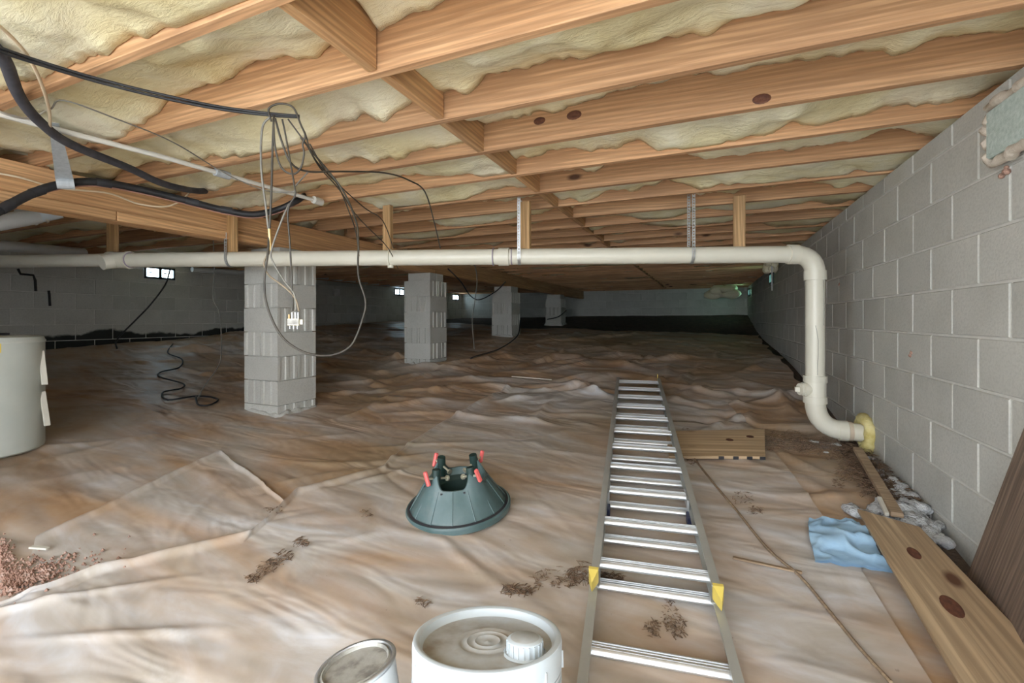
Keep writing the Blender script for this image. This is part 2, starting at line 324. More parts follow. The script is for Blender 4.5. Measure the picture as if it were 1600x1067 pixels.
# ------------------------------------------------------------------ setting: ground, walls, ceiling
xs = np.linspace(-11, 3, 150); ys = np.concatenate([np.linspace(-9, -.5, 22), np.linspace(-.3, 14, 150)])
Y, X = np.meshgrid(ys, xs); Xc = np.clip(X, XL, XR)
Z = gz(Xc, np.clip(Y, -1.2, 13.4))-.035+.03*(fbm(X*3, Y*3, 2)-.5)*np.clip((Y-7)/2, .2, 1)
k0 = int(np.searchsorted(ys, -.7))
go = MB().grid(X[:,:k0+1], Y[:,:k0+1], Z[:,:k0+1]).obj('floor_outside_bounce', M['gravel'], sm=180, kind='structure')  # unseen ground, added pale to throw light up at the ceiling
X, Y, Z = X[:,k0:], Y[:,k0:], Z[:,k0:]
MB().grid(X, Y, Z).obj('floor', M['soil'], sm=180, fix=True, kind='structure')
for p in bpy.data.objects['floor'].data.polygons[:1]:
    if p.normal.z < 0: bpy.data.objects['floor'].data.flip_normals()
JZ = 1.85                                   # underside of joists
MB().box(((XL+XR)/2, 6.1, 2.10), (XR-XL+.9, 15.2, .03)).obj('ceiling', M['subfloor'], kind='structure')  # slab runs on past the front, unseen, added to shade the near floor
BH, BL = .2032, .4064
def unit(name, L, H, T, bev=.004): return MB().box((0,0,0), (L-.010, T, H-.010)).mesh(name, bev=bev)
full = unit('block', BL, BH, .06); cap = unit('cap_block', BL, .102, .06)
full_d = full.copy(); cap_d = cap.copy()
for me in (full, cap): me.materials.append(M['block'])
for me in (full_d, cap_d): me.materials.append(M['block_damp'])
ZT = [1.845-.102-BH*k for k in range(0, 11)]   # tops of full courses
def block_wall(name, kind, y0, y1, base, flip, me_f, me_c, at, length_axis, mat, phase=0, skip=()):
    """at: coordinate of the visible face; base(t) ground height along the wall"""
    B = MB()
    if length_axis == 1: B.box((at+flip*(.006+.10), (y0+y1)/2, (1.845-.5)/2), (.20, y1-y0, 1.845+.5))
    else: B.box(((y0+y1)/2, at+flip*(.006+.10), (1.845-.5)/2), (y1-y0+.5, .20, 1.845+.5))
    wl = B.obj(name, M['mortar'], kind='structure')
    n = 0
    for r in range(-1, 10):
        zc = 1.845-.051 if r < 0 else ZT[r]-BH/2; top = zc+BH/2
        off = phase+(BL/2 if r % 2 else 0)
        t = y0+((off-y0) % BL)-BL/2
        while t < y1+BL/2:
            if t-BL/2 > y0-.22 and t+BL/2 < y1+.22 and top > base(t)-.02 and not any(a < t < b and c < zc < d for a, b, c, d in skip):
                o = link('block', me_c if r < 0 else me_f, None, wl)
                if length_axis == 1: o.location = (at+flip*(.03-.0+.0), t, zc); o.rotation_euler = (0,0,math.pi/2)
                else: o.location = (t, at+flip*.03, zc)
                o.location += Vector((random.uniform(-.0012,.0012) if length_axis == 1 else 0, random.uniform(-.0012,.0012) if length_axis == 0 else 0, 0)); n += 1
            t += BL
    return wl, n
gzf = lambda x, y: float(gz(np.array([x]), np.array([y]))[0])
wr_, n1 = block_wall('wall_right', 1, 1.25, YB, lambda t: gzf(XR, t), 1, full, cap, XR, 1, None, 2.335+BL/2+BL/2)
wl_, n2 = block_wall('wall_left', 1, 1.6, YB, lambda t: gzf(XL, t), -1, full_d, cap_d, XL, 1, None, 2.4)
wb_, n3 = block_wall('wall_back', 0, XL, XR, lambda t: gzf(t, 13.35), 1, full, cap, YB, 0, None, .3)
# plain run of the right wall beside and behind the lens
MB().box((XR+.106, .12, .672), (.20, 2.26, 2.345)).obj('wall_right_return', M['block'], kind='structure')
MB().box((XR+.17, 6.5, 1.967), (.038, 14.0, .235)).obj('trim_1', M['pine_y'], kind='structure')      # rim board on the wall

MB().box((XL-.10, 6.5, 1.967), (.20, 14.2, .25)).obj('trim_2', M['pine_y'], kind='structure')
MB().box(((XL+XR)/2, YB+.10, 1.967), (XR-XL+.5, .20, .25)).obj('trim_3', M['pine'], kind='structure')
MB().box((XL-.106, .45, .672), (.20, 2.5, 2.345)).obj('wall_left_return', M['block'], kind='structure')
MB().box(((XL-2.35)/2, -.55, .75), (-2.35-XL, .20, 2.7)).obj('wall_front', M['block'], kind='structure')   # beside the access opening
# ------------------------------------------------------------------ floor framing
jme = MB().box((0,0,.1175), (4.56, .038, .235)).mesh('floor_joist', bev=.003); jme.materials.append(M['pine'])
jml = MB().box((0,0,.1175), (4.34, .038, .235)).mesh('floor_joist', bev=.003); jml.materials.append(M['pine'])
JY = [1.27+.4064*k for k in range(-3, 30)]
ORD = ['', 'first', 'second', 'third', 'fourth', 'fifth', 'sixth', 'seventh', 'eighth']
def which(i, what, far):
    k = i-5
    if k > 8: return far
    return what+(' '+ORD[k]+' beyond the joist with dark red knots' if k > 0 else ' '+ORD[-k]+' on the doorway side of the joist with dark red knots')
for i, y in enumerate(JY):
    o = link('floor_joist', jme, label='pine floor joist with three dark red knots above the ladder' if i == 5 else which(i, 'pine floor joist,', 'dim pine floor joist in the rear rows behind the drain pipe'), cat='joist', group='floor joists over the ladder')
    o.location = (-3.46+2.28, y+random.uniform(-.006,.006), JZ); o.rotation_euler = (random.uniform(-.02,.02), 0, 0)
    if i == 5:
        for (px, py, s) in ((843,189,.030),(897,180,.036),(1190,155,.034),(1110,150,.0)):
            if not s: continue
            d = ray(px, py); p = CAM+d*((y-.0205)/d.y)
            kb = MB().lathe([(0,.0),(s*.35,.001),(s*.7,.0012),(s,0)], 14, Matrix.Rotation(math.pi/2,4,'X'))
            ko = kb.obj('knot', M['dark'], o, fix=True); ko.location = (p.x+1.18, -.0195, p.z-JZ); ko.scale = (1,1,.62); ko.data.materials.clear(); ko.data.materials.append(M['knot'])
    o = link('floor_joist', jml, label='pine floor joist on the tank side of the girder, running to the dark tarred wall', cat='joist', group='floor joists beyond the girder')
    o.location = (-3.42-2.17, y+.042, JZ)
bl = MB().box((0,0,.1175), (.038, .4064-.040, .235)).mesh('blocking', bev=.003); bl.materials.append(M['pine_y'])
XB = -1.05
for i, (a, b) in enumerate(zip(JY[:-1], JY[1:])):
    k = i-4
    o = link('joist_blocking', bl, label=('short pine blocking, '+('ending at' if k == 0 else ORD[k]+' beyond' if k > 0 else ORD[-k]+' on the doorway side of')+' the joist with dark red knots') if k < 9 else 'dim short blocking between the rear joists behind the drain pipe', cat='blocking', group='mid-span blocking')
    o.location = (XB+random.uniform(-.012,.012), (a+b)/2, JZ+random.uniform(0,.006))
def batt(x0, x1, y0, y1, nx, ny, seed, lo=0.0, rightend=False):
    u = np.linspace(0, 1, nx); v = np.linspace(0, 1, ny); V, U = np.meshgrid(v, u)
    X = x0+(x1-x0)*U; Y = y0+(y1-y0)*V
    e = np.minimum(V, 1-V)*2
    z = JZ+.100-lo+.20*(fbm(X*1.5, Y*2.2, seed)-.48)*1.5+.05*(fbm(X*6, Y*6, seed+3)-.5)-.02*ridge(X*3, Y*4, seed+5)
    edge = .07*(vn(X*2.3, V*0+.5+(V > .5)*7, seed+11)-.42)+.07*(fbm(X*11, (V > .5)*9.0, seed+13, 5)-.5)
    z = z+edge*np.clip(1-e*2.2, 0, 1)
    if rightend: z = z-.10*np.clip((X-(x1-.35))/.35, 0, 1)*vn(X*5, Y*7, seed+2)
    z = z+.06*np.exp(-((X+.2)/.75)**2)*np.exp(-((Y-1.95)/.25)**2)
    z = np.clip(z, JZ+.012, JZ+.215)
    B = MB().grid(X, Y, z)
    ring = [i*ny for i in range(nx)]+[(nx-1)*ny+j for j in range(1, ny)]+[i*ny+ny-1 for i in range(nx-2, -1, -1)]+[j for j in range(ny-2, 0, -1)]
    b = len(B.v); B.v += [(B.v[k][0], B.v[k][1], 2.083) for k in ring]; m = len(ring)
    B.f += [(ring[k], ring[(k+1) % m], b+(k+1) % m, b+k) for k in range(m)]; B.f.append(tuple(b+k for k in range(m)))
    return B
for i, (a, b) in enumerate(zip(JY[:-1], JY[1:])):
    near = i < 9; hi = 170 if near else 34; ny = 12 if near else 6
    for (x0, x1, side) in ((-3.50, XB-.021, 0), (XB+.021, 1.11, 1)):
        lo = random.uniform(-.01, .03)
        batt(x0, x1, a+.0195, b-.0195, hi, ny, i*7+side*3, lo, side == 1).obj('insulation_batt', M['fibre'], sm=180,
            label=(('fibreglass batt, blocking to wall, ' if side else 'fibreglass batt, girder to blocking, ')+('just' if i == 4 else ORD[i-4]+' bay' if i > 4 else ORD[4-i]+' bay')+(' beyond' if i > 4 else ' on the doorway side of')+' the knotted joist') if i < 13 else ('dim fibreglass batt of the rear bays on the block wall side' if side else 'dim fibreglass batt of the rear bays on the girder side'), cat='insulation', group='fibreglass batts '+('wall side' if side else 'girder side'))
    batt(-7.7, -3.54, a+.0615, b+.0225, 40 if near else 26, 6, i*7+200, .01).obj('insulation_batt', M['fibre'], sm=180,
        label='fibreglass batt between joists on the tank side of the girder', cat='insulation', group='fibreglass batts beyond the girder')
# girder: three plies and a ledger strip
XG = -3.46
gd = empty('girder', (XG, 0, 1.612), label='long three-ply pine girder carried on block piers', cat='beam')
for k in range(3):
    segs = [(-.35, 3.0+.9*k), (3.0+.9*k, 7.2+.8*k), (7.2+.8*k, 13.35)]
    for (a, b) in segs:
        MB().box(((k-1)*.039, (a+b)/2, .118), (.038, b-a-.003, .236)).obj('ply', M['pine_y'], gd, bev=.003)
for (a, b) in ((-.35, 1.62), (1.625, 5.2), (5.205, 9.4)):
    MB().box((.078, (a+b)/2, .030), (.036, b-a, .058)).obj('ledger_strip', M['pine_y'], gd, bev=.003)
# ------------------------------------------------------------------ block piers
def endblock(L, Wd, H):                     # block with fluted ends, length along local X
    l, w_ = L/2, Wd/2; g = .011
    pl = []
    e = [(-w_, 0), (-w_*.74, 0), (-w_*.66, g), (-w_*.20, g), (-w_*.13, .001), (w_*.13, .001), (w_*.20, g), (w_*.66, g), (w_*.74, 0), (w_, 0)]
    pl = [(l-d, t) for t, d in e]+[(-l+d, t) for t, d in reversed(e)]
    n = len(pl); vs = [(x, y, -H/2) for x, y in pl]+[(x, y, H/2) for x, y in pl]
    return MB().add(vs, [tuple(range(n))[::-1], tuple(range(n, 2*n))]+[(k, (k+1) % n, n+(k+1) % n, n+k) for k in range(n)])
pb = endblock(.398, .197, .196).mesh('block'); pb.materials.append(M['block'])
pc = MB().box((0,0,0), (.398,.197,.094)).mesh('cap_block', bev=.004); pc.materials.append(M['block'])
pm = MB().box((0,0,0), (.360,.360,.20)).mesh('mortar_bed'); pm.materials.append(M['block'])
def pier(yf, base, label):
    c = Vector((XG, yf+.2032, base)); e = empty('block_pier', c, label=label, cat='pier', group='girder piers')
    top = 1.503; k = 0; z = top
    while z > base-.12:
        zc = z-BH/2
        for s in (-1, 1):
            o = link('block', pb, None, e)
            o.location = ((0, s*.1015, zc-base) if k % 2 == 0 else (s*.1015, 0, zc-base)); o.rotation_euler = (0,0,0 if k % 2 == 0 else math.pi/2)
            o.location += Vector((random.uniform(-.003,.003), random.uniform(-.003,.003), 0))
        o = link('mortar_bed', pm, None, e); o.location = (0,0,zc-base); o.scale = (1,1,1.02)
        z -= BH; k += 1
    for s in (-1, 1):
        o = link('cap_block', pc, None, e); o.location = (0, s*.08, 1.503+.052-base); o.scale = (.86,.8,1.1)
    # squeezed mortar collar at the foot
    B = MB(); pr = []
    for a in np.linspace(0, 2*math.pi, 60, endpoint=False):
        q = max(abs(math.cos(a)), abs(math.sin(a))); rr = .203/q+.002+.012*float(vn(np.array([a*4]), np.array([yf]), 4)[0])
        pr.append((rr*math.cos(a), rr*math.sin(a), .012+.04*float(vn(np.array([a*5]), np.array([yf]), 8)[0])))
    n = len(pr); vs = [(x*1.25, y*1.25, -.09) for x, y, z in pr]+[(x, y, z) for x, y, z in pr]+[(x*.9, y*.9, z+.008) for x, y, z in pr]
    B.add(vs, [(r*n+k, r*n+(k+1) % n, (r+1)*n+(k+1) % n, (r+1)*n+k) for r in range(2) for k in range(n)])  .obj('mortar_collar', M['block'], e, sm=40)
pier(2.68, .19, 'grey block pier behind the hanging cable splitter')
pier(4.93, .40, 'grey block pier with a small cap, second along the girder')
pier(7.57, .68, 'grey block pier third along the girder, two black wires crossing it')
pier(10.6, .88, 'short grey block pier farthest along the girder')
# ------------------------------------------------------------------ polythene sheets
xs = np.linspace(XL+.05, XR-.06, 300); ys = np.concatenate([np.arange(-.4, 5.2, .026), np.arange(5.2, 10.2, .05)])
Yg, Xg = np.meshgrid(ys, xs)
lim = 9.0+1.3*fbm(Xg*.8, Yg*0, 40)+.25*fbm(Xg*6, Yg*0, 41)
Yw = np.where(Yg > 8, np.minimum(Yg, lim), Yg)
right = XR-.02-.17*np.clip(1-np.abs(Yw-3.2)/1.2, 0, 1)*(.6+.5*vn(Yw*4, Yw*0, 6))-.10*vn(Yw*3, Yw*0, 16)
Xw = np.where(Xg > .3, .3+(Xg-.3)*(right-.3)/(XR-.06-.3), Xg)
MB().grid(Xw, Yw, gz(Xw, Yw)+wr(Xw, Yw)).obj('polythene_sheet', M['poly'], sm=180, label='wide crumpled clay-stained polythene sheet covering the crawl space floor', cat='plastic sheet')
def poly_interp(pts, n):
    pts = [Vector((p[0], p[1])) for p in pts]; d = [0]
    for a, b in zip(pts[:-1], pts[1:]): d.append(d[-1]+(b-a).length)
    t = np.linspace(0, d[-1], n); return np.interp(t, d, [p.x for p in pts]), np.interp(t, d, [p.y for p in pts])
def sheet(A, B, n, m, off, mat, curl, label, seed):
    ax, ay = poly_interp(A, n); bx, by = poly_interp(B, n); s = np.linspace(0, 1, m)[None, :]**1.3
    j = .022*(fbm(ax*5, ay*5, seed)-.5)
    X = ax[:,None]*(1-s)+bx[:,None]*s+j[:,None]*(1-s); Y = ay[:,None]*(1-s)+by[:,None]*s+j[:,None]*(1-s)
    L = np.hypot(bx-ax, by-ay)[:,None]*s
    Z = gz(X, Y)+wr(X, Y)+off+curl*np.exp(-((L-.03)/.035)**2)*(.3+vn(ax*3, ay*3, seed)[:,None])
    return MB().grid(X, Y, Z).obj('polythene_sheet', mat, sm=180, label=label, cat='plastic sheet')
def pf(*pts): return [tuple(PF(x, y)[:2]) for x, y in pts]
EB = pf((60,838),(200,770),(345,703),(395,740),(442,778))
sheet(EB, pf((0,1000),(160,960),(300,930),(400,900),(480,850)), 110, 45, .006, M['poly2'], .02, 'milky polythene sheet with a turned-up pointed corner in front of the tank', 3)
EC = pf((0,950),(165,884),(300,852),(400,830),(470,765),(600,728),(640,690),(700,655),(790,606))
sheet(EC, [(-2.6,-.4),(-1.8,-.4),(-.9,-.6),(-.2,-.6),(.45,-.6),(.62,.9),(.55,2.2),(.40,3.4),(.15,4.6)], 250, 140, .012, M['poly2'], .022, 'pale overlapping polythene sheet under the tree stand, bucket and ladder', 8)

# ------------------------------------------------------------------ drain pipe
RP = .0575
dp = empty('drain_pipe', (.66, 3.62, .2), label='cream plastic drain pipe hung under the joists with an elbow down the wall', cat='pipe')
def dpart(name, B, m=None, sm=50): 
    B.v = [tuple(Vector(v)-Vector((.66,3.62,.2))) for v in B.v]; return B.obj(name, m or M['pvc'], dp, sm=sm)
T0 = P(1256, 397, 3.06); T1 = P(185, 406.5, 3.62); T2 = P(-260, 411, 4.7)
RX, RY = .668, 3.62
run = (T1-T0).normalized()
A_end = Vector((RX, RY, T0.z))
def arc(a, c, b, n=8):                      # quadratic-ish bend through corner c
    return [a*(1-t)**2+c*2*t*(1-t)+b*t*t for t in np.linspace(0, 1, n)]
e1 = A_end+run*.14; e2 = A_end+Vector((0,0,-.14))
dpart('pipe_run', MB().tube([e1-run*.02, T1], RP, 20))
dpart('pipe_run', MB().tube([T1, T2], RP*.93, 20))
dpart('elbow', MB().tube(arc(e1, A_end, e2), RP*1.06, 20))
for q, d in ((e1, run), (e2, Vector((0,0,-1)))): dpart('elbow_hub', MB().tube([q-d*.028, q+d*.034], RP*1.16, 22))
zt = .62                                     # top of clean-out tee
dpart('riser', MB().tube([e2, Vector((RX,RY,zt))], RP, 20))
dpart('cleanout_tee', MB().tube([Vector((RX,RY,zt-.17)), Vector((RX,RY,zt))], RP*1.12, 22))
for z in (zt-.02, zt-.16): dpart('tee_hub', MB().tube([Vector((RX,RY,z-.022)), Vector((RX,RY,z+.022))], RP*1.22, 22))
side = -Rv
tb = dpart('cleanout_branch', MB().tube([Vector((RX,RY,zt-.09)), Vector((RX,RY,zt-.09))+side*.085], .045, 18))
plug = MB().tube([Vector((RX,RY,zt-.09))+side*.08, Vector((RX,RY,zt-.09))+side*.105], .040, 18); plug.box((0,0,0), (.028,.028,.03), Matrix.Translation(Vector((RX,RY,zt-.09))+side*.12))
dpart('cleanout_plug', plug, sm=30)
zo = .275; b1 = Vector((RX,RY,zt-.17)); cB = Vector((RX,RY,zo)); b2 = Vector((RX+.16, RY, zo-.01))
dpart('lower_elbow', MB().tube(arc(b1, cB, b2, 10), RP*1.06, 20))
dpart('elbow_hub', MB().tube([b2-Vector((.03,0,0)), b2+Vector((.02,0,0))], RP*1.15, 22))
dpart('outlet', MB().tube([b2, Vector((1.0, RY, zo-.018))], RP, 20))
dpart('band', MB().tube([b2+Vector((.022,0,0)), b2+Vector((.045,0,0))], RP*1.10, 22), M['pvcband'])
for (px, w_, k, m) in ((785, .075, 1.12, None), (768, .006, 1.13, 'primer'), (798, .006, 1.04, 'primer')):
    t = (P(px, 400, 3.2)-T0).dot(run); q = T0+run*t; dpart('coupling', MB().tube([q-run*w_/2, q+run*w_/2], RP*k, 22), M[m] if m else None)
q = T0+run*((P(600,403,3.25)-T0).dot(run)); dpart('hub', MB().tube([q-run*.004, q+run*.006], RP*1.13, 20)); 
dpart('stub', MB().tube([q+Vector((0,0,-.02)), q+Vector((0,0,-.075))], .022, 14))
q = T1; dpart('wye', MB().tube([q-run*.10, q+run*.07], RP*1.13, 22)); dpart('wye_ring', MB().tube([q-run*.105, q-run*.085], RP*1.22, 22)); dpart('wye_ring', MB().tube([q+run*.05, q+run*.075], RP*1.20, 22))
dpart('wye_branch', MB().tube([q+run*.0, q+run*.05+Fv*-.10+Vector((0,0,-.03))], RP*1.02, 20))
dpart('primer_ring', MB().tube([q-run*.112, q-run*.106], RP*1.08, 22), M['primer'])
# scribbled crack line on the riser
ck = [Vector((RX,RY,0))+(-Fv*RP*1.0+Rv*RP*a).normalized()*(RP+.0006)+Vector((0,0,z)) for a, z in ((.30,1.26),(.36,1.20),(.42,1.15),(.36,1.11),(.46,1.06),(.40,1.00),(.44,.96))]
dpart('crack', MB().tube(ck, .0012, 5), M['coaxgrey'])
ck = [Vector((RX,RY,0))+(-Fv*RP+Rv*RP*a).normalized()*(RP+.0006)+Vector((0,0,z)) for a, z in ((-.62,.96),(-.45,.92),(-.30,.86),(-.30,.76),(-.36,.70),(-.36,.63))]
dpart('crack', MB().tube(ck, .0012, 5), M['coaxgrey'])
def blob(n, spread, r, seed, squash=(1,1,1)):
    rng = random.Random(seed); bm = bmesh.new()
    for k in range(n):
        c = Vector([rng.uniform(-1,1)*s for s in spread]); rr = r*rng.uniform(.6,1.15)
        bmesh.ops.create_icosphere(bm, subdivisions=2, radius=1, matrix=Matrix.Translation(c)@Matrix.Diagonal((rr*squash[0], rr*squash[1], rr*squash[2], 1)))
    co = np.array([v.co for v in bm.verts]); nz = vn(co[:,0]*60+seed, co[:,1]*60+co[:,2]*47, seed)
    for v, k in zip(list(bm.verts), nz): v.co += v.normal*r*.44*(float(k)-.5)
    me = bpy.data.meshes.new('lump'); bm.to_mesh(me); bm.free(); me.polygons.foreach_set('use_smooth', [True]*len(me.polygons)); return me
rng = random.Random(3); B = MB(); ringp = []
for k in range(26):
    a = 2*math.pi*k/25; ringp.append(Vector((XR-.022+rng.uniform(-.006,.008), RY+(.080+rng.uniform(-.008,.012))*math.cos(a), zo-.018+(.082+rng.uniform(-.008,.016))*math.sin(a))))
ringp[-1] = ringp[0]; rad = [rng.uniform(.026,.042) for _ in ringp]; rad[-1] = rad[0]
B.tube(ringp, rad, 12, sub=0).obj('foam_seal', M['foam'], sm=180, label='lumpy yellow spray foam where the drain pipe enters the wall', cat='foam')
# short hanger posts
def post(px, ytop, f, wd, label, ztop=None, lowz=None):
    p = P(px, ytop, f); zt_ = ztop or JZ; t = (Vector((p.x,p.y,0))-Vector((T0.x,T0.y,0))).dot(Vector((run.x,run.y,0)))
    zb = (T0+run*t).z+RP*.9
    o = MB().box((0,0,0), (wd, .038, zt_-zb)).obj('hanger_post', M['pine_z'], bev=.003, label=label, cat='post', group='short posts over the drain pipe')
    o.location = (p.x, p.y, (zt_+zb)/2); return o
def onpipe(px): 
    d = ray(px, 400); n = Vector((run.y, -run.x, 0)); t = (T0-CAM).dot(n)/d.dot(n); return t
post(1155, 300, onpipe(1155)+.02, .076, 'short pine post above the drain pipe, nearest the pale block wall')
post(821, 300, onpipe(821)+.02, .076, 'short pine post above the drain pipe, beside a perforated strap at the coupling')
post(606, 300, onpipe(606)+.02, .070, 'weathered short post above the drain pipe with black cables passing it')
post(363, 340, onpipe(363)-.03, .080, 'short pine post nailed to the girder face above the drain pipe')
post(176, 350, 3.85, .115, 'wide short post above the drain pipe on the tank side of the girder')
def strap(name, pts, wd, label, axis):
    pts = smooth([Vector(p) for p in pts], 6); B = MB(); d = 0; wv = Vector(axis).normalized()
    for a, b in zip(pts[:-1], pts[1:]):
        L = (b-a).length; n = max(1, int(round(L/.02))); t = (b-a).normalized(); nn = t.cross(wv).normalized()
        for k in range(n):
            p0 = a+(b-a)*k/n; p1 = a+(b-a)*(k+1)/n; c = (p0+p1)/2; l = (p1-p0).length
            Mx = Matrix(((wv.x,nn.x,t.x,0),(wv.y,nn.y,t.y,0),(wv.z,nn.z,t.z,0),(0,0,0,1)))
            for (du, dt, su, st) in ((-.36,0,.28,1),(.36,0,.28,1),(0,.36,.5,.28),(0,-.36,.5,.28)):
                B.box((du*wd, 0, dt*l), (su*wd, .0014, st*l), Matrix.Translation(c)@Mx)
    return B.obj('pipe_strap', M['zinc'], fix=False, label=label, cat='strap', group='perforated pipe straps')
def strap_at(px, label, zt_, off=0):
    f = onpipe(px); p = P(px, 400, f); t = (p-T0).dot(run); c = T0+run*t; n = Vector((run.y,-run.x,0)).normalized()
    if n.dot(CAM-c) < 0: n = -n
    r = RP+.002
    strap('pipe_strap', [Vector((c.x,c.y,zt_))+n*(r+off), c+n*r+Vector((0,0,.06)), c+n*r, c+n*r*.7+Vector((0,0,-r*.72)), c+Vector((0,0,-r*1.01)), c-n*r*.72+Vector((0,0,-r*.7)), c-n*r, c-n*r+Vector((0,0,.1)), Vector((c.x,c.y,zt_))-n*(r+off)], .022, label, run)
strap_at(812, 'perforated metal strap looped under the drain pipe next to the coupling', JZ+.02)
strap_at(1080, 'perforated metal strap with two strands looped under the drain pipe near the wall end', JZ+.03)
strap_at(361, 'perforated metal strap looped under the drain pipe at the girder', 1.66)

# other pipes
MB().tube([P(-40,380,3.9), P(130,395,5.0)], .05, 16).obj('waste_pipe', M['pvcgrey'], sm=50, label='pale waste pipe running behind the drain pipe near the tank', cat='pipe')
ge = empty('vent_pipe', P(0,345,3.3), label='grey plastic pipe with ringed fitting under the girder by the hose', cat='pipe')
def gp(name, a, b, r, m='pvcgrey'):
    B = MB().tube([a-ge.location, b-ge.location], r, 18); return B.obj(name, M[m], ge, sm=50)
gp('pipe_length', P(-80,362,3.0), P(60,337,3.35), .056); gp('fitting', P(30,341,3.3), P(92,328,3.42), .062, 'white')
for px, py, f in ((48,338,3.33),(66,334,3.37)): gp('ring', P(px-2,py+.5,f), P(px+2,py-.5,f+.01), .068, 'whitewire')
MB().tube([PX(300,421,XL+.12), PX(500,433,XL+.12), PX(640,449,XL+.12), PX(705,455,XL+.12)], .04, 12).obj('wall_pipe', M['pvcgrey'], sm=50, label='pale pipe running along the top of the dark tarred wall', cat='pipe')
wp = empty('water_pipe', P(0,178,1.78), label='thin white water pipe slung diagonally under the joists to the girder', cat='pipe')
wpts = [PZ(-30,170,JZ-.02), PZ(80,200,JZ-.02), PZ(250,244,JZ-.02), PZ(348,272,JZ-.02), PZ(500,315,JZ-.02)]
MB().tube([p-wp.location for p in wpts], .0125, 10, sub=3).obj('pipe_length', M['whitewire'], wp, sm=60)
MB().tube([PZ(336,268.5,JZ-.02)-wp.location, PZ(358,275,JZ-.02)-wp.location], .022, 12).obj('taped_joint', M['tape'], wp, sm=60)
MB().tube([PZ(490,312,JZ-.022)-wp.location, PZ(502,316,JZ-.022)-wp.location], .026, 12).obj('end_fitting', M['whitewire'], wp, sm=60)

# ------------------------------------------------------------------ hoses and cables
def cable(name, pts, r, m, label, cat='cable', group=None, n=7, sub=7):
    return MB().tube([P(*p) for p in pts], r, n, sub=sub).obj(name, M[m], sm=180, label=label, cat=cat, group=group)
cable('insulated_hose', [(-12,70,1.42),(8,95,1.5),(30,150,1.68),(62,190,1.85),(110,225,2.05),(200,262,2.4),(255,287,2.65),(305,298,2.98),(340,297,3.4)], .019, 'hose', 'grey foam-sleeved hose curving down from the corner to the girder top', 'hose', n=12)
lh = empty('taped_hose', P(90,290,2.4), label='black taped hose arching along the girder face, held by a grey strap', cat='hose')
hp = [P(*p) for p in ((-40,345,2.05),(0,328,2.15),(50,302,2.28),(95,288,2.40),(150,284,2.52),(215,295,2.68),(290,313,2.85),(345,327,2.98),(395,335,3.08),(435,327,3.16),(466,312,3.22),(482,300,3.5))]
MB().tube([p-lh.location for p in hp], .021, 12, sub=6).obj('hose', M['black'], lh, sm=180)
for i in (1, 2, 4, 6, 7):
    a, b = hp[i], hp[i]+(hp[i+1]-hp[i])*.35; MB().tube([a-lh.location, (a+b)/2-lh.location, b-lh.location], .0235, 12).obj('tape_wrap', M['dark'], lh, sm=60)
MB().tube([p-lh.location+Vector((0,0,-.024)) for p in hp], .004, 6, sub=6).obj('copper_wire', M['copper'], lh, sm=180)
# grey hanging strap
a, b = P(84,192,1.96), P(101,281,2.37); x_ = (b-a).normalized(); y_ = x_.cross(a-CAM).normalized(); n_ = x_.cross(y_)
Mx = Matrix(((x_.x,y_.x,n_.x,a.x),(x_.y,y_.y,n_.y,a.y),(x_.z,y_.z,n_.z,a.z),(0,0,0,1))); L_ = (b-a).length; B = MB()
B.add([Mx@Vector(p) for p in ((0,-.016,-.0015),(0,.016,-.0015),(L_,.035,-.0015),(L_,-.035,-.0015),(0,-.016,.0015),(0,.016,.0015),(L_,.035,.0015),(L_,-.035,.0015))], [(0,1,2,3),(7,6,5,4),(0,4,5,1),(1,5,6,2),(2,6,7,3),(3,7,4,0)])
B.tube([Mx@Vector((L_,-.034,.022)), Mx@Vector((L_,.034,.022))], .027, 14)
B.obj('hanging_strap', M['tape'], label='grey tape strap hanging from the white water pipe to the black hose', cat='strap')
for k in (0, 1):
    cable('black_cable', [(-30,64+k*7,1.30),(60,95+k*5,1.42),(150,122+k*5,1.53),(250,147+k*5,1.64),(340,166+k*4,1.73),(420,177+k*3,1.79),(468,181+k*2,1.82)], .0052, 'black', 'black cable stretched in a pair under the joists to the hanging bundle', group='paired black cables')
K = 1.80
cable('coax_cable', [(423,182,1.79),(410,200,K),(408,260,K),(415,320,K),(421,372,K),(423,392,K)], .0042, 'coaxgrey', 'grey coax cable hanging straight down from the bundle to an inline connector')
cb = MB().tube([P(421,358,K), P(423,392,K)], .0075, 8).obj('inline_connector', M['brass'], sm=50, label='inline metal connector joining the hanging coax above the drain pipe', cat='connector')
cable('coax_cable', [(423,392,K),(414,405,K),(413,415,K),(420,430,K),(440,445,K),(455,458,K),(463,470,K),(467,486,K)], .0035, 'coaxtan', 'brown coax lead curving from the inline connector into the splitter')
cable('coax_cable', [(452,318,K+.03),(440,345,K),(424,392,K-.01),(428,412,K-.01),(445,440,K),(460,460,K),(462,486,K)], .0035, 'coaxgrey', 'coax lead looping past the inline connector into the splitter')
cable('coax_cable', [(428,180,1.79),(426,230,K),(424,300,K),(421,362,K),(418,400,K-.02),(413,440,K-.03),(418,480,K-.03),(440,525,K-.03),(475,550,K-.03),(515,555,K),(548,540,K+.02),(566,500,K+.04),(571,470,K+.05),(560,430,K+.06),(560,380,K+.1),(556,345,K+.15),(534,295,K+.2),(490,240,K+.12),(470,215,1.82)], .0042, 'coax', 'large drooping loop of coax cable hanging in front of the block pier')
cable('coax_cable', [(424,190,1.79),(420,170,1.78),(437,162,1.78),(458,168,1.79),(470,195,1.80),(477,212,1.80),(473,225,1.81),(475,240,1.82),(470,262,1.83),(458,272,1.83),(440,262,1.82),(430,230,1.80),(427,185,1.79)], .0038, 'coax', 'coax coil looped tightly around the hanging bundle')
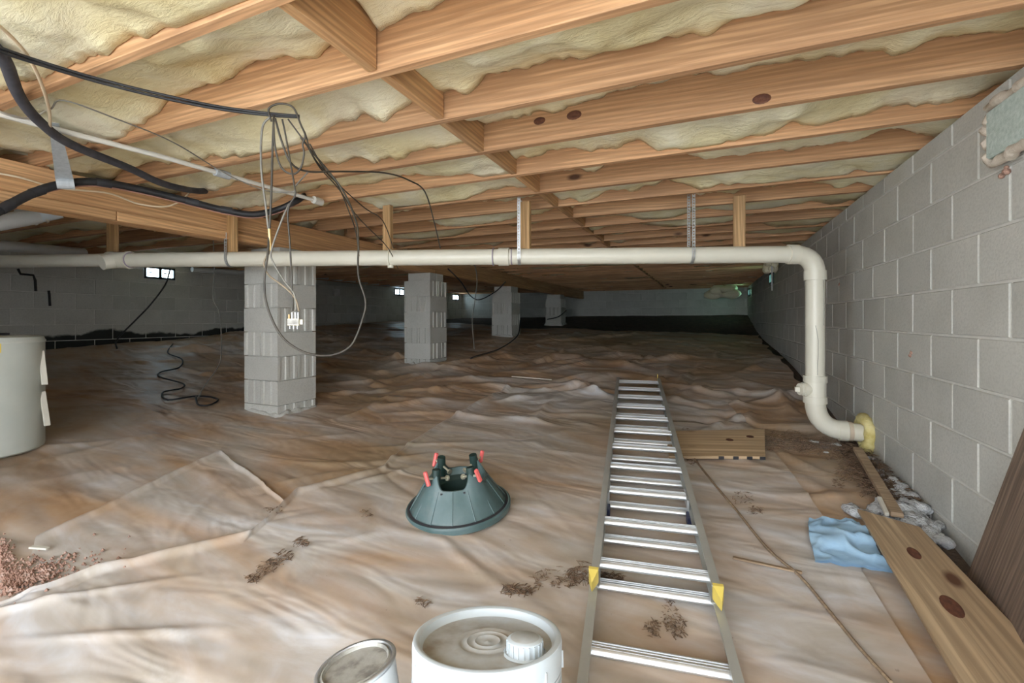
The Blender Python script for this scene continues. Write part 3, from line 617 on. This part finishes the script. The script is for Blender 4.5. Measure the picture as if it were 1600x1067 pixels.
cable('coax_cable', [(430,185,1.79),(440,220,1.80),(455,255,1.82),(482,268,1.88),(530,268,2.0),(600,270,2.25),(640,282,2.5),(664,300,2.75),(678,345,3.05),(688,388,3.2)], .0042, 'coax', 'black cable arcing sideways from the bundle then dropping behind the drain pipe')
cable('coax_cable', [(441,186,1.79),(447,215,1.81),(460,290,K),(461,305,K),(450,330,K),(453,380,K),(456,440,K),(458,486,K)], .0035, 'coax', 'coax lead hanging straight into the middle of the splitter')
cable('coax_cable', [(482,268,1.88),(462,290,1.84),(455,300,1.82),(410,296,2.2),(350,270,2.5),(270,222,2.12),(180,185,1.86),(100,157,1.72),(80,170,1.78)], .003, 'coaxgrey', 'thin grey wire strung from the bundle past the white water pipe')
for k, pts in enumerate(([(450,186,1.80),(478,225,1.83),(500,262,1.95),(530,296,2.2),(560,340,2.5),(605,386,3.2),(622,420,3.4)],
                         [(476,206,1.81),(490,245,1.88),(520,280,2.1),(570,325,2.5),(598,345,2.8),(615,388,3.2)],
                         [(484,225,1.82),(505,262,1.95),(528,290,2.15),(545,330,2.3),(556,362,2.45),(561,400,2.5)])):
    cable('coax_cable', pts, .003, 'coax', 'black cable slanting from the bundle down toward the weathered post', group='slanting black cables')
sp = empty('cable_splitter', P(459,503,K), (0, 0, YAW), label='small cream cable splitter hanging before the block pier', cat='splitter')
MB().box((0,0,0), (.048,.012,.028)).obj('body', M['splitbody'], sp, bev=.002)
MB().box((0,-.0065,0), (.044,.002,.020)).obj('plate', M['tinlid'], sp)
MB().box((.030,.002,0), (.012,.006,.020)).obj('mounting_ear', M['splitbody'], sp, bev=.001)
for k, x in enumerate((-.018,-.006,.007,.018)): MB().tube([(x,0,.013),(x,0,.030+.008*(k > 0))], .0042, 8).obj('port', M['brass' if k == 0 else 'zinc'], sp, sm=50)
for x in (-.015,.0,.015): MB().tube([(x,0,-.013),(x,0,-.028)], .0036, 8).obj('port', M['zinc'], sp, sm=50)
cable('cream_cable', [(-20,25,1.22),(20,60,1.33),(48,95,1.44),(68,140,1.62),(77,175,1.80),(78,206,1.93)], .0055, 'romex', 'cream house cable hanging in a curve beside the foam-sleeved hose')
cable('cream_cable', [(-20,268,2.3),(30,277,2.38),(75,290,2.5),(110,296,2.55),(170,302,2.68),(215,318,2.85),(255,323,2.92),(280,315,2.98),(300,297,3.05)], .0055, 'romex', 'cream house cable sagging along the girder face under the black hose')
cable('white_wire', [(-20,165,1.7),(20,182,1.8),(50,184,1.9),(72,172,1.95)], .004, 'whitewire', 'thin white wire looping up to the cream cable')
cable('black_cable', [(266,420,6.3),(258,445,6.2),(235,476,6.1),(212,500,6.0),(190,522,5.9),(181,535,5.8),(183,545,5.8)], .010, 'black', 'black cable sloping down across the dark tarred wall from the twin vent')
fl = [(270,538),(262,552),(284,562),(280,575),(252,582),(250,590),(285,600),(283,608),(255,614),(262,626),(310,620),(340,625),(328,634),(310,634),(306,622)]
MB().tube([PF(x, y)+Vector((0,0,.008)) for x, y in fl], .008, 7, sub=5).obj('floor_cable', M['black'], sm=180, label='black cable snaking over the sheet behind the nearest block pier', cat='cable')
cable('thin_wire', [(333,372,4.4),(335,420,4.6),(333,465,4.6),(343,490,4.6),(346,540,4.5),(342,570,4.4),(318,605,4.2),(308,625,4.1)], .005, 'coaxgrey', 'thin grey wire hanging from the joists beside the nearest block pier')
cable('thin_wire', [(733,385,6.5),(745,430,6.6),(742,470,6.6),(738,500,6.6),(741,545,6.4)], .008, 'coaxgrey', 'thin wire dangling from the girder between the second and third piers')
cable('black_cable', [(790,440,7.6),(775,455,7.55),(750,468,7.3),(735,462,7.0),(720,440,6.6),(700,420,6.0)], .009, 'black', 'black cable drooping across the third block pier')
cable('black_cable', [(813,500,7.5),(808,525,7.2),(780,545,6.5),(745,556,6.0),(735,560,5.9)], .010, 'black', 'black cable trailing over the floor from the third block pier')
cable('black_cable', [(885,485,10.7),(872,495,10.6),(855,499,10.55)], .012, 'black', 'black cable across the farthest block pier')
for pts, lb in (([(28,420),(32,428),(52,430),(55,438),(56,455)], 'bent black wire stuck to the dark wall above the tank'), ([(76,454),(77,460),(78,478)], 'short black wire stub on the dark wall')):
    MB().tube([PX(x, y, XL+.012) for x, y in pts], .014, 6).obj('wall_wire', M['black'], label=lb, cat='wire')

# ------------------------------------------------------------------ foundation vents
def vent(xw, y, z, wd, face, label, pane='day'):
    e = empty('foundation_vent', (xw, y, z), label=label, cat='vent'); s = face
    fr = MB()
    for (a, b, c, d) in ((0, .075, wd, .03), (0, -.075, wd, .03), (-wd/2+.006, 0, .02, .18), (wd/2-.006, 0, .02, .18), (0, 0, .04, .18)):
        fr.box((s*.008, a, b), (.03, c, d))
    fr.obj('frame', M['dark'], e)
    for k in (-1, 1):
        MB().box((s*.004, k*wd*.24, 0), (.008, wd*.40, .120)).obj('pane', M[pane], e)
        MB().box((s*.012, k*wd*.24-.02, .0), (.006, .05, .02)).obj('slide', M['dark'], e)
vent(XL+.01, 4.2, 1.695, .40, 1, 'twin-pane foundation vent glowing with daylight in the dark tarred wall')
vent(XL+.01, 10.0, 1.73, .40, 1, 'foundation vent glowing beside the second block pier')
vent(XL+.01, 12.95, 1.72, .40, 1, 'small glowing foundation vent farthest along the dark wall')
MB().box((XL+.02, 7.75, 1.60), (.05,.16,.16)).obj('junction_box', M['paper'], bev=.004, label='pale square box on the dark wall beside the nearest block pier', cat='box')
vent(XR-.01, 8.35, 1.66, .30, -1, 'small foundation vent glowing on the pale block wall below the insulation bundle', 'day2')
vent(XR-.01, 12.5, 1.66, .36, -1, 'added teal-glowing vent on the pale block wall close to the back corner', 'day2')  # pale spot built as a vent, added to light the back wall
# foam board patch in the right wall
fp = empty('foam_patch', (XR, 1.98, 1.66), label='pale green foam board plug ringed with old spray foam high in the block wall', cat='foam board')
MB().box((-.02,0,0), (.05,.40,.17)).obj('board', M['foamboard'], fp, bev=.006)
B = MB(); rng = random.Random(5); path = []
for a, b in (((-.21,-.10),(-.21,.10)),((-.21,.10),(.21,.10)),((.21,.10),(.21,-.10)),((.21,-.10),(-.21,-.10))):
    for k in range(14): t = k/14; path.append(Vector((-.028+rng.uniform(-.008,.008), a[0]+(b[0]-a[0])*t+rng.uniform(-.008,.008), a[1]+(b[1]-a[1])*t+rng.uniform(-.008,.008))))
path.append(path[0]); B.tube(path, [rng.uniform(.014,.024) for _ in path], 10).obj('foam_ring', M['foamold'], fp, sm=180)
o = link('clay_splash', blob(5, (.004,.022,.012), .012, 8), M['clay'], label='brown clay splash on the block wall under the foam patch', cat='stain'); o.location = PX(1572, 268, XR-.004)
for (px, py) in ((1423,553),(1312,446)):
    o = link('clay_splash', blob(4, (.002,.016,.016), .010, px), M['clay'], label='small brown clay smear on the pale block wall', cat='stain', group='clay smears'); o.location = PX(px, py, XR+.002)
# hanging insulation clumps
def clump(loc, sc, label, seed):
    o = link('insulation_clump', blob(14, (.09,.07,.05), .07, seed), M['fibre'], label=label, cat='insulation'); o.location = loc; o.scale = sc; return o
ic = clump(PX(1205,418,XR-.14)+Vector((0,0,.03)), (.75,.8,1.0), 'yellow insulation bundle hanging in the corner above the small white vent', 21)
clump(P(1128,456,11.2), (2.6,1.0,1.5), 'yellow insulation flap drooping over the back wall', 22)
MB().tube([(.0,-.10,-.02),(.0,-.10,-.36)], .013, 8).obj('cord', M['paper'], ic, label='pale hanging cord')

# ------------------------------------------------------------------ ladder
L1 = P(897,1067,1.174); L2 = P(963,588,4.75)
ax = (L2-L1); LL = ax.length; ax.normalize(); hx = Vector((ax.y,-ax.x,0)).normalized(); up = hx.cross(ax)
LW = .44
lo_ = L1-ax*.32
ld = bpy.data.objects.new('extension_ladder', None); COL.objects.link(ld); ld.empty_display_size = .05
ld.matrix_world = Matrix(((hx.x,ax.x,up.x,lo_.x),(hx.y,ax.y,up.y,lo_.y),(hx.z,ax.z,up.z,lo_.z),(0,0,0,1)))
tag(ld, 'two-section aluminium extension ladder lying on the plastic sheet', 'ladder')
def rail(x, y0, y1, z, s):                   # channel section, open side inward
    B = MB(); B.box((x, (y0+y1)/2, z), (.004, y1-y0, .066))
    for k in (-1, 1): B.box((x+s*.013, (y0+y1)/2, z+k*.031), (.028, y1-y0, .005))
    return B
tot = LL+.32
def rung(y, z, x0, x1):
    B = MB(); n = 12; pr = []
    for k in range(n):
        a = 2*math.pi*k/n; pr.append((.025*math.cos(a), min(.018*math.sin(a)+.0, .0145)))
    vs = [(x0, y+p[0], z+p[1]) for p in pr]+[(x1, y+p[0], z+p[1]) for p in pr]
    B.add(vs, [tuple(range(n)), tuple(range(n, 2*n))]+[(k, (k+1) % n, n+(k+1) % n, n+k) for k in range(n)])
    for k in (-1, 0, 1): B.box(((x0+x1)/2, y+k*.011, z+.0148), (x1-x0, .003, .0025))
    return B
ZB, ZF = -.10, -.036
for s in (1, -1):
    x = 0 if s == 1 else LW
    rail(x, 0, tot, ZB, s).obj('base_rail', M['alud'], ld)
FB = .80                                      # where the fly section starts
for s in (1, -1):
    x = .006 if s == 1 else LW-.006
    rail(x, FB, tot-.02, ZF, s).obj('fly_rail', M['alud'], ld)
y = .555-.3048
while y < tot-.06:
    rung(y, ZB+.004, .004, LW-.004).obj('base_rung', M['alu'], ld, sm=40); y += .3048
y = .555+.3048+.030
while y < tot-.05:
    r_ = rung(y, ZF+.004, .01, LW-.01).obj('fly_rung', M['alu'], ld, sm=40)
    for x in (.012, LW-.012): MB().tube([(x-.004, y, ZF+.004), (x+.004, y, ZF+.004)], .022, 12).obj('rivet_collar', M['alu'], r_, sm=50)
    y += .3048
for x, s in ((0, 1), (LW, -1)):
    B = MB(); q = .03*s
    B.add([(x-s*.004,FB-.004,.000),(x+q,FB-.004,.000),(x+s*.010,FB-.055,-.02),(x-s*.004,FB-.004,-.05),(x+q,FB-.004,-.05),(x+s*.010,FB-.050,-.055),(x-s*.004,FB+.010,.000),(x+q,FB+.010,.000),(x-s*.004,FB+.010,-.05),(x+q,FB+.010,-.05)],
          [(0,1,2),(3,5,4),(0,2,5,3),(1,4,5,2),(0,6,7,1),(3,4,9,8),(6,8,9,7),(0,3,8,6),(1,7,9,4)])
    B.obj('end_guide', M['yellow'], ld)
for x in (.035, LW-.035):
    lk = MB(); lk.box((x, FB+.69, ZF-.004), (.012, .13, .05)); lk.obj('rung_lock', M['alu'], ld, bev=.002)
    MB().box((x, FB+.585, ZB+.01), (.022,.07,.05)).obj('lock_pad', M['navy'], ld, bev=.004)
MB().box((LW-.03, tot-.02, .01), (.006,.006,.06)).obj('yellow_peg', M['yellow'], ld)

# ------------------------------------------------------------------ tree stand
c = PF(717, 792); ts = empty('tree_stand', (c.x, c.y, c.z-.004), (math.radians(0), 0, YAW), label='dark green plastic Christmas tree stand with four red-handled bolts', cat='tree stand')
ts.rotation_euler = (Matrix.Rotation(math.radians(-4), 3, Fv)@Matrix.Rotation(math.radians(4), 3, Rv)@Matrix.Rotation(YAW, 3, 'Z')).to_euler()
SC = 1.03
n = 96; ear = [math.radians(a) for a in (45,135,225,315)]
def hh(a):
    d = min(abs((a-e+math.pi) % (2*math.pi)-math.pi) for e in ear); t = max(0, 1-d/math.radians(26)); t = t*t*(3-2*t)
    return .150+.075*t
B = MB(); rows = []
def ringrow(fr, fz): return [(fr(a)*math.cos(a), fr(a)*math.sin(a), fz(a)) for a in [2*math.pi*k/n for k in range(n)]]
def fac(a): return 1-.018*abs(math.sin(a*6))
rs = [ringrow(lambda a: .232*fac(a), lambda a: .030)]
for t in np.linspace(.15, 1, 8): rs.append(ringrow(lambda a, t=t: (.232-.082*t*(hh(a)/.150)**.7)*fac(a), lambda a, t=t: .030+(hh(a)-.030)*t))
rs.append(ringrow(lambda a: (.232-.082*(hh(a)/.150)**.7)*fac(a)-.008, lambda a: hh(a)))
rs.append(ringrow(lambda a: .232-.082-.03, lambda a: .120))
B.add([p for r in rs for p in r], [(i*n+k, i*n+(k+1) % n, (i+1)*n+(k+1) % n, (i+1)*n+k) for i in range(len(rs)-1) for k in range(n)])
B.obj('cone_body', M['green'], ts, sm=35)
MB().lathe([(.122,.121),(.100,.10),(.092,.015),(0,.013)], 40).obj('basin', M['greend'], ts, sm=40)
MB().lathe([(.228,.034),(.236,.026),(.250,.030),(.256,.022),(.254,.0),(.246,-.002),(.2,.0)], 72).obj('base_rim', M['green'], ts, sm=40)
MB().lathe([(.2335,.033),(.2440,.0285)], 72).obj('rim_groove', M['dark'], ts, sm=40)
for k in range(14):
    a = 2*math.pi*(k+.5)/14; MB().tube([(.2335*math.cos(a), .2335*math.sin(a), .030), (.153*math.cos(a), .153*math.sin(a), .147)], .0025, 6).obj('seam', M['green'], ts)
for a in (20,70,110,160,200,250,290,340):
    a = math.radians(a); MB().box((.152*math.cos(a), .152*math.sin(a), .138), (.010,.010,.010), None).obj('vent_slot', M['dark'], ts)
for e in ear:
    d = Vector((math.cos(e), math.sin(e), 0)); u = Vector((0,0,1)); ps = d*.098+u*.175
    bt = MB().tube([d*.165+u*.205, d*.052+u*.170], .0055, 10).tube([d*.058+u*.1715, d*.050+u*.169], .013, 12)
    bo = bt.obj('eye_bolt', M['bolt'], ts, sm=40)
    MB().box((0,0,0), (.016,.020,.068), Matrix.Translation(d*.168+u*.205)@Matrix.Rotation(e,4,'Z')@Matrix.Rotation(.35,4,'X')).obj('red_handle', M['red'], bo, bev=.004)
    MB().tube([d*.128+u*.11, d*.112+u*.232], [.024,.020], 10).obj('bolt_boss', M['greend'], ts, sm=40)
ts.scale = (SC, SC, SC)

# ------------------------------------------------------------------ bucket
lc = P(762, 991, .945)
bk = empty('bucket', lc, label='white plastic bucket with dusty screw-spout lid', cat='bucket')
tilt = Matrix.Rotation(math.radians(-13), 3, Rv)
bk.rotation_euler = tilt.to_euler(); up = tilt@Vector((0,0,1)); bk.location = lc-up*.37
R0 = .1525
wall = [(0,.0),(.128,.0),(.132,.006),(.146,.30),(.1475,.345),(.140,.345),(.128,.012),(0,.010)]
MB().lathe(wall, 64).obj('pail', M['white'], bk, sm=40)
for z in (.285,.30,.315): MB().lathe([(.1445,z-.004),(.1515,z-.003),(.1515,z+.003),(.1445,z+.004)], 64).obj('rib', M['white'], bk, sm=40)
MB().lathe([(.147,.318),(.1515,.320),(.1535,.362),(.1520,.370),(.146,.3725),(.139,.369),(.1365,.357),(.132,.3545)], 72).obj('lid', M['white'], bk, sm=50)
li = MB().lathe([(.1325,.3548),(.07,.3555),(.060,.3585),(.056,.3555),(.048,.3555),(.043,.3590),(.038,.3555),(.030,.3555),(.026,.3590),(.022,.3555),(.008,.3555),(0,.358)], 64).obj('lid_panel', M['dustlid'], bk, sm=60)
for k in range(10):
    a = 2*math.pi*k/10+.3; MB().box((0,0,0), (.004,.0035,.03), Matrix.Rotation(a,4,'Z')@Matrix.Translation((.1535,0,.333))).obj('lid_tab', M['tape'], bk)
sc = Rv*.076-Fv*.045
cp = MB(); cp.lathe([(0,.383),(.030,.383),(.0345,.380),(.0355,.357),(.037,.355)], 30, Matrix.Translation(sc)); co = cp.obj('spout_cap', M['white'], bk, sm=40)
for k in range(20):
    a = 2*math.pi*k/20; MB().box((0,0,0), (.002,.003,.02), Matrix.Translation(sc)@Matrix.Rotation(a,4,'Z')@Matrix.Translation((.0358,0,.368))).obj('grip', M['white'], co)
MB().lathe([(.0,.3838),(.028,.3836),(.029,.3828)], 24, Matrix.Translation(sc)).obj('cap_dust', M['dustlid'], co, sm=60)
MB().lathe([(.0365,.356),(.040,.3595),(.0435,.356)], 30, Matrix.Translation(sc)).obj('spout_ring', M['white'], bk, sm=60)
# ------------------------------------------------------------------ paint can
pcn = P(556, 1036, .985); pt = empty('paint_can', pcn, label='dented metal paint can with dusty closed lid', cat='paint can')
tl = Matrix.Rotation(math.radians(-5), 3, Rv)@Matrix.Rotation(math.radians(-10), 3, Fv); pt.rotation_euler = tl.to_euler(); pt.location = pcn-(tl@Vector((0,0,1)))*.19
MB().lathe([(0,0),(.082,0),(.0835,.004),(.0815,.010),(.0815,.176),(.0835,.182)], 56).obj('can_wall', M['canlabel'], pt, sm=40)
MB().lathe([(.0815,.180),(.0850,.184),(.0850,.188),(.082,.191),(.077,.190),(.0755,.185),(.074,.184)], 56).obj('rim', M['steel'], pt, sm=60)
MB().lathe([(.0745,.1835),(.0725,.188),(.0690,.1895),(.0665,.186),(.0655,.183),(0,.1825)], 56).obj('lid', M['tinlid'], pt, sm=50)
# ------------------------------------------------------------------ tank
tk = empty('water_tank', (-3.83, 1.17, .235), label='squat pale cylindrical water tank standing under the girder', cat='tank')
MB().lathe([(0,0),(.262,0),(.278,.012),(.28,.03),(.28,.645),(.274,.662),(.262,.668),(0,.672)], 64).obj('shell', M['tank'], tk, sm=40)
MB().lathe([(.2805,.63),(.2835,.634),(.2835,.642),(.2805,.646)], 64).obj('seam', M['tank'], tk, sm=40)
def stick_on(az, z, wd, h, m, name, t=.002):
    a0 = az-wd/.28/2; B = MB(); vs = []
    for k in range(6):
        a = a0+wd/.28*k/5
        for r in (.2802, .2802+t):
            for zz in (z-h/2, z+h/2): vs.append((r*math.cos(a), r*math.sin(a), zz))
    fs = []
    for k in range(5):
        b = k*4; fs += [(b+2,b+6,b+7,b+3),(b+1,b+3,b+7,b+5),(b,b+4,b+6,b+2)]
    fs += [(0,2,3,1),(20,21,23,22)]
    return B.add(vs, fs).obj(name, M[m], tk)
AZ = math.radians(-3)
stick_on(AZ, .61, .05, .055, 'yellow', 'orange_label'); stick_on(AZ-.12, .50, .075, .10, 'navy', 'round_label'); stick_on(AZ-.06, .525, .03, .02, 'red', 'label_stripe')
for k, (dx, dy, s, rz) in enumerate(((-.05,.05,.16,.4),(.13,-.02,.10,1.0))):
    o = MB().box((0,0,0), (s, .035 if k else .09, .012)).obj('board_scrap', M['dark' if k == 0 else 'paintwood'], bev=.002, label='dark flat scrap lying on top of the tank' if k == 0 else 'small pale wood scrap lying on top of the tank', cat='scrap')
    o.location = (-3.83+dx+.05, 1.17+dy, .235+.680); o.rotation_euler = (0, -.08*k, rz)
for (px0, py0, px1, py1, lb) in ((64,548,70,601,'short white trim strip leaning on the tank side, upper piece'), (66,612,74,665,'short white trim strip leaning on the tank side, lower piece')):
    a, b = P(px0, py0, 2.72), P(px1, py1, 2.70); o = MB().box(((b-a).length/2,0,0), ((b-a).length,.028,.012), frame(a,b)).obj('trim_strip', M['paintwood'], bev=.002, label=lb, cat='trim strip')

# ------------------------------------------------------------------ loose boards and sticks
def slab(corners, th, name, m, label, cat='board'):
    n = (corners[1]-corners[0]).cross(corners[3]-corners[0]).normalized()
    if n.z < 0: n = -n
    c = sum(corners, Vector())/4; x = (corners[1]-corners[0]).normalized(); y_ = n.cross(x)
    Mx = Matrix(((x.x,y_.x,n.x,c.x),(x.y,y_.y,n.y,c.y),(x.z,y_.z,n.z,c.z),(0,0,0,1))); Mi = Mx.inverted()
    lv = [Mi@p for p in corners]; vs = [(p.x,p.y,0) for p in lv]+[(p.x,p.y,-th) for p in lv]
    o = MB().add(vs, [(0,1,2,3),(7,6,5,4),(0,4,5,1),(1,5,6,2),(2,6,7,3),(3,7,4,0)]).obj(name, M[m], bev=.002, label=label, cat=cat); o.matrix_world = Mx; return o
zf = lambda p: zs(p.x, p.y)
q = [PF(1045,712,.03), PF(1196,713,.03), PF(1195,671,.05), PF(1040,673,.05)]
pl = slab(q, .018, 'plywood_offcut', 'plyx', 'pale plywood offcut with two knots and black edge marks beside the ladder')
inv = pl.matrix_world.inverted(); e0, e1_ = inv@q[0], inv@q[1]
for t in (.55,.70,.84,.97):
    p = e0+(e1_-e0)*t; MB().box((p.x, p.y-.0005, -.010), (.032,.006,.0185)).obj('black_mark', M['dark'], pl)
for (px, py) in ((1140,687),(1172,682)):
    d = ray(px, py); n_ = pl.matrix_world.to_3x3()@Vector((0,0,1)); t = (pl.matrix_world.translation-CAM).dot(n_)/d.dot(n_); p = inv@(CAM+d*t)
    MB().lathe([(0,.0012),(.018,.001),(.024,0)], 16, Matrix.Translation(p)).obj('knot', M['knot'], pl)
A0 = Vector((.635,2.55,0)); A0.z = zf(A0)+.05; A1 = Vector((.60,.95,0)); A1.z = zf(A1)+.02; A2 = Vector((.87,.95,0)); A2.z = A1.z+.05; A3 = Vector((.80,2.38,0)); A3.z = A0.z+.05
pb2 = slab([A1, A2, A3, A0], .018, 'plywood_board', 'ply', 'long tan plywood board with dark oval knots lying against the block wall')
inv = pb2.matrix_world.inverted()
for (px, py, s) in ((1428,864,.03),(1487,947,.04)):
    d = ray(px, py); n_ = pb2.matrix_world.to_3x3()@Vector((0,0,1)); t = (pb2.matrix_world.translation-CAM).dot(n_)/d.dot(n_); p = inv@(CAM+d*t)
    ko = MB().lathe([(0,.0012),(s*.8,.001),(s,0)], 18).obj('knot', M['knot'], pb2); ko.location = p; ko.scale = (.6,1.4,1)
c0 = Vector((.885,2.21,.06)); cu = Vector((.030,-.17,.43)).normalized(); ca = Vector((-.076,-.45,-.03)).normalized(); ca = (ca-cu*ca.dot(cu)).normalized()
slab([c0, c0+ca*1.0, c0+ca*1.0+cu*.75, c0+cu*.75], .018, 'plywood_sheet', 'plyold', 'dark weathered plywood sheet leaning upright against the block wall')
def stick(pts, wd, th, name, m, label, lift=.004):
    a, b = [PF(x, y)+Vector((0,0,th/2+lift)) for x, y in pts]
    return MB().box(((b-a).length/2,0,0), ((b-a).length, wd, th), frame(a,b)).obj(name, M[m], bev=.001, label=label, cat='stick')
def bentstick(pts, r, name, m, label):
    return MB().tube([PF(x, y)+Vector((0,0,r+.006)) for x, y in pts], r, 6, sub=4).obj(name, M[m], label=label, cat='stick')
bentstick([(1072,702),(1110,752),(1150,800),(1200,862),(1250,905),(1300,965),(1345,1020),(1392,1072)], .0055, 'long_stick', 'stick', 'long thin wooden lath running from the ladder toward the doorway')
stick([(1145,876),(1253,900)], .016, .007, 'short_stick', 'stick', 'short pale wooden stick lying beside the long lath', .01)
stick([(800,589),(862,594)], .03, .008, 'white_strip', 'paintwood', 'pale strip lying on the crumpled sheet beyond the ladder side')
st_ = stick([(1340,717),(1402,826)], .045, .022, 'wooden_stake', 'stick', 'flat wooden stake lying over the rubble by the wall', .05)
o = stick([(1374,797),(1386,824)], .016, .016, 'white_peg', 'paintwood', 'short white peg beside the wooden stake', .05)
stick([(48,860),(75,862)], .018, .008, 'white_scrap', 'paintwood', 'small white scrap on the red clay patch', .01)
# blue rag
c = PF(1325, 856); nx = 44; U, V = np.meshgrid(np.linspace(-1,1,nx), np.linspace(-1,1,nx), indexing='ij')
p00, p10, p11, p01 = [PF(x, y) for x, y in ((1262,815),(1345,818),(1396,898),(1275,882))]
s, t = (U+1)/2, (V+1)/2
X = p00.x*(1-s)*(1-t)+p10.x*s*(1-t)+p11.x*s*t+p01.x*(1-s)*t; Y = p00.y*(1-s)*(1-t)+p10.y*s*(1-t)+p11.y*s*t+p01.y*(1-s)*t
wob = .03*(fbm(U*2+4, V*2, 77)-.5); X = X+wob*np.abs(U); Y = Y+wob*1.4*np.abs(V)
Zr = gz(X, Y)+wr(X, Y)+.024+.075*np.clip(ridge(U*.9+V*1.0+2, V*1.4-U*.5, 71, 2)-.25, 0, 1)*(1-.5*np.maximum(np.abs(U), np.abs(V)))
B = MB().grid(X, Y, Zr); k0 = len(B.v); B.grid(X, Y, Zr-.008)
B.obj('blue_rag', M['rag'], sm=180, label='crumpled light blue cloth beside the plywood board', cat='cloth')
# mortar rubble at the wall foot
rng = random.Random(11)
for k, (px, py, r) in enumerate(((1345,806,.06),(1372,800,.065),(1400,800,.08),(1430,825,.09),(1445,800,.07),(1415,850,.07),(1440,855,.07),(1462,850,.06),(1415,765,.05),(1455,800,.05),(1398,818,.06),(1420,800,.065),(1440,818,.07),(1425,838,.065),(1450,840,.06),(1405,775,.045),(1432,778,.05),(1395,755,.04),(1375,740,.035),(1458,822,.05),(1385,835,.045))):
    p = PF(px, py); me = blob(6, (r*.6,r*.6,r*.2), r*.55, 30+k, (1,1,.7)); o = link('mortar_chunk', me, M['rubble'], label='lump of grey broken mortar heaped at the foot of the block wall', cat='mortar chunk', group='mortar lumps')
    o.location = (min(p.x, XR-r*.95), p.y, zs(p.x, p.y)+r*.12); o.rotation_euler = (0,0,rng.uniform(0,6))
for k, (px, py, s) in enumerate(((1308,700,.03),(1292,712,.024),(1270,695,.03),(1322,690,.026),(1362,722,.024))):
    p = PF(px, py); o = link('stone_chip', blob(2, (s*.5,s*.4,.002), s*.7, 60+k, (1.2,1,.35)), M['rubble'], label='pale stone chip among the dead needles under the pipe outlet', cat='stone', group='stone chips'); o.location = (p.x, p.y, zs(p.x,p.y)+.02)
# dead pine needles and leaf litter
def litter(name, polys, count, label, spread=.006, ln_=(.02,.06), seed=1):
    rng = random.Random(seed); B = MB()
    for _ in range(count):
        cx, cyy, rx, ry = rng.choice(polys); a = rng.uniform(0, 6.28); q = math.sqrt(rng.random())
        px, py = cx+rx*q*math.cos(a), cyy+ry*q*math.sin(a)
        d = ray(px, py); t0 = litter.z; p = CAM+d*((t0(px, py)-CZ)/d.z)
        if p.x > XR-.02: continue
        z = zs(p.x, p.y)+rng.uniform(0, spread)+.002; l = rng.uniform(*ln_)/2; h = rng.uniform(0, 3.14); w2 = rng.uniform(.0008,.0022)
        dx, dy = math.cos(h)*l, math.sin(h)*l; nx_, ny_ = -math.sin(h)*w2, math.cos(h)*w2; tz = rng.uniform(-.25,.25)*l
        B.add([(p.x-dx+nx_,p.y-dy+ny_,z-tz),(p.x-dx-nx_,p.y-dy-ny_,z-tz),(p.x+dx,p.y+dy,z+tz),(p.x,p.y,z+w2*2)], [(0,1,3),(1,2,3),(2,0,3),(0,2,1)])
    return B.obj(name, M['needle'], fix=False, label=label, cat='litter', kind='stuff')
def zest(px, py):
    key = (round(px/12), round(py/12))
    if key not in zest.c: zest.c[key] = PF(px, py).z
    return zest.c[key]
zest.c = {}; litter.z = zest
litter('needle_litter', [(1345,740,40,14),(1370,765,30,14),(1230,692,40,14),(1290,700,50,14),(1340,712,40,16),(1385,745,30,22),(1420,785,30,16),(1345,725,20,12)], 3200, 'dark dead needles and leaf litter along the wall under the pipe outlet', .022, (.015,.06), 2)
litter('needle_litter', [(875,905,42,16),(910,898,25,18),(950,905,25,8),(810,925,28,8)], 420, 'brown pine needles scattered beside the ladder rail', .006, (.015,.05), 3)
litter('needle_litter', [(1045,965,14,24),(1060,985,12,18),(1020,985,14,14)], 200, 'grey clump of dry needles between the ladder rails', .006, (.006,.025), 4)
litter('needle_litter', [(470,850,12,8),(445,872,14,8),(415,893,16,8),(395,908,10,6),(430,882,14,6)], 240, 'strip of dark needles lying in a fold of the pale sheet', .008, (.01,.04), 5)
litter('needle_litter', [(1310,755,10,10),(1160,780,16,10),(1180,800,14,5),(660,945,14,6),(430,800,14,4),(572,805,10,6)], 170, 'small tufts of dead needles on the crumpled sheets', .008, (.01,.04), 6)
litter('needle_litter', [(1070,690,12,20),(1082,715,10,14)], 220, 'dead needles beside the plywood offcut', .008, (.01,.04), 7)
# red clay gravel patch
rng = random.Random(9); B = MB()
for _ in range(750):
    u = rng.random(); px = abs(rng.gauss(0, 62)); py = 910-px*.24+rng.gauss(0, 12)
    if rng.random() < .15: px, py = abs(rng.gauss(0, 8)), rng.gauss(866, 12)
    d = ray(px, py); p = CAM+d*((zest(px, py)-CZ)/d.z); r = rng.uniform(.003,.011); z = zs(p.x, p.y)
    vs = [Vector((rng.uniform(.6,1)*math.cos(a), rng.uniform(.6,1)*math.sin(a), h)) for a, h in [(k*1.57, 0) for k in range(4)]]+[Vector((0,0,.8)), Vector((0,0,-.6))]
    B.add([(p.x+v.x*r, p.y+v.y*r, z+v.z*r) for v in vs], [(0,1,4),(1,2,4),(2,3,4),(3,0,4),(1,0,5),(2,1,5),(3,2,5),(0,3,5)])
B.obj('clay_gravel', M['clay'], fix=False, label='red clay gravel spilled over the sheet in front of the tank', cat='gravel', kind='stuff')
print('blocks', n1, n2, n3)
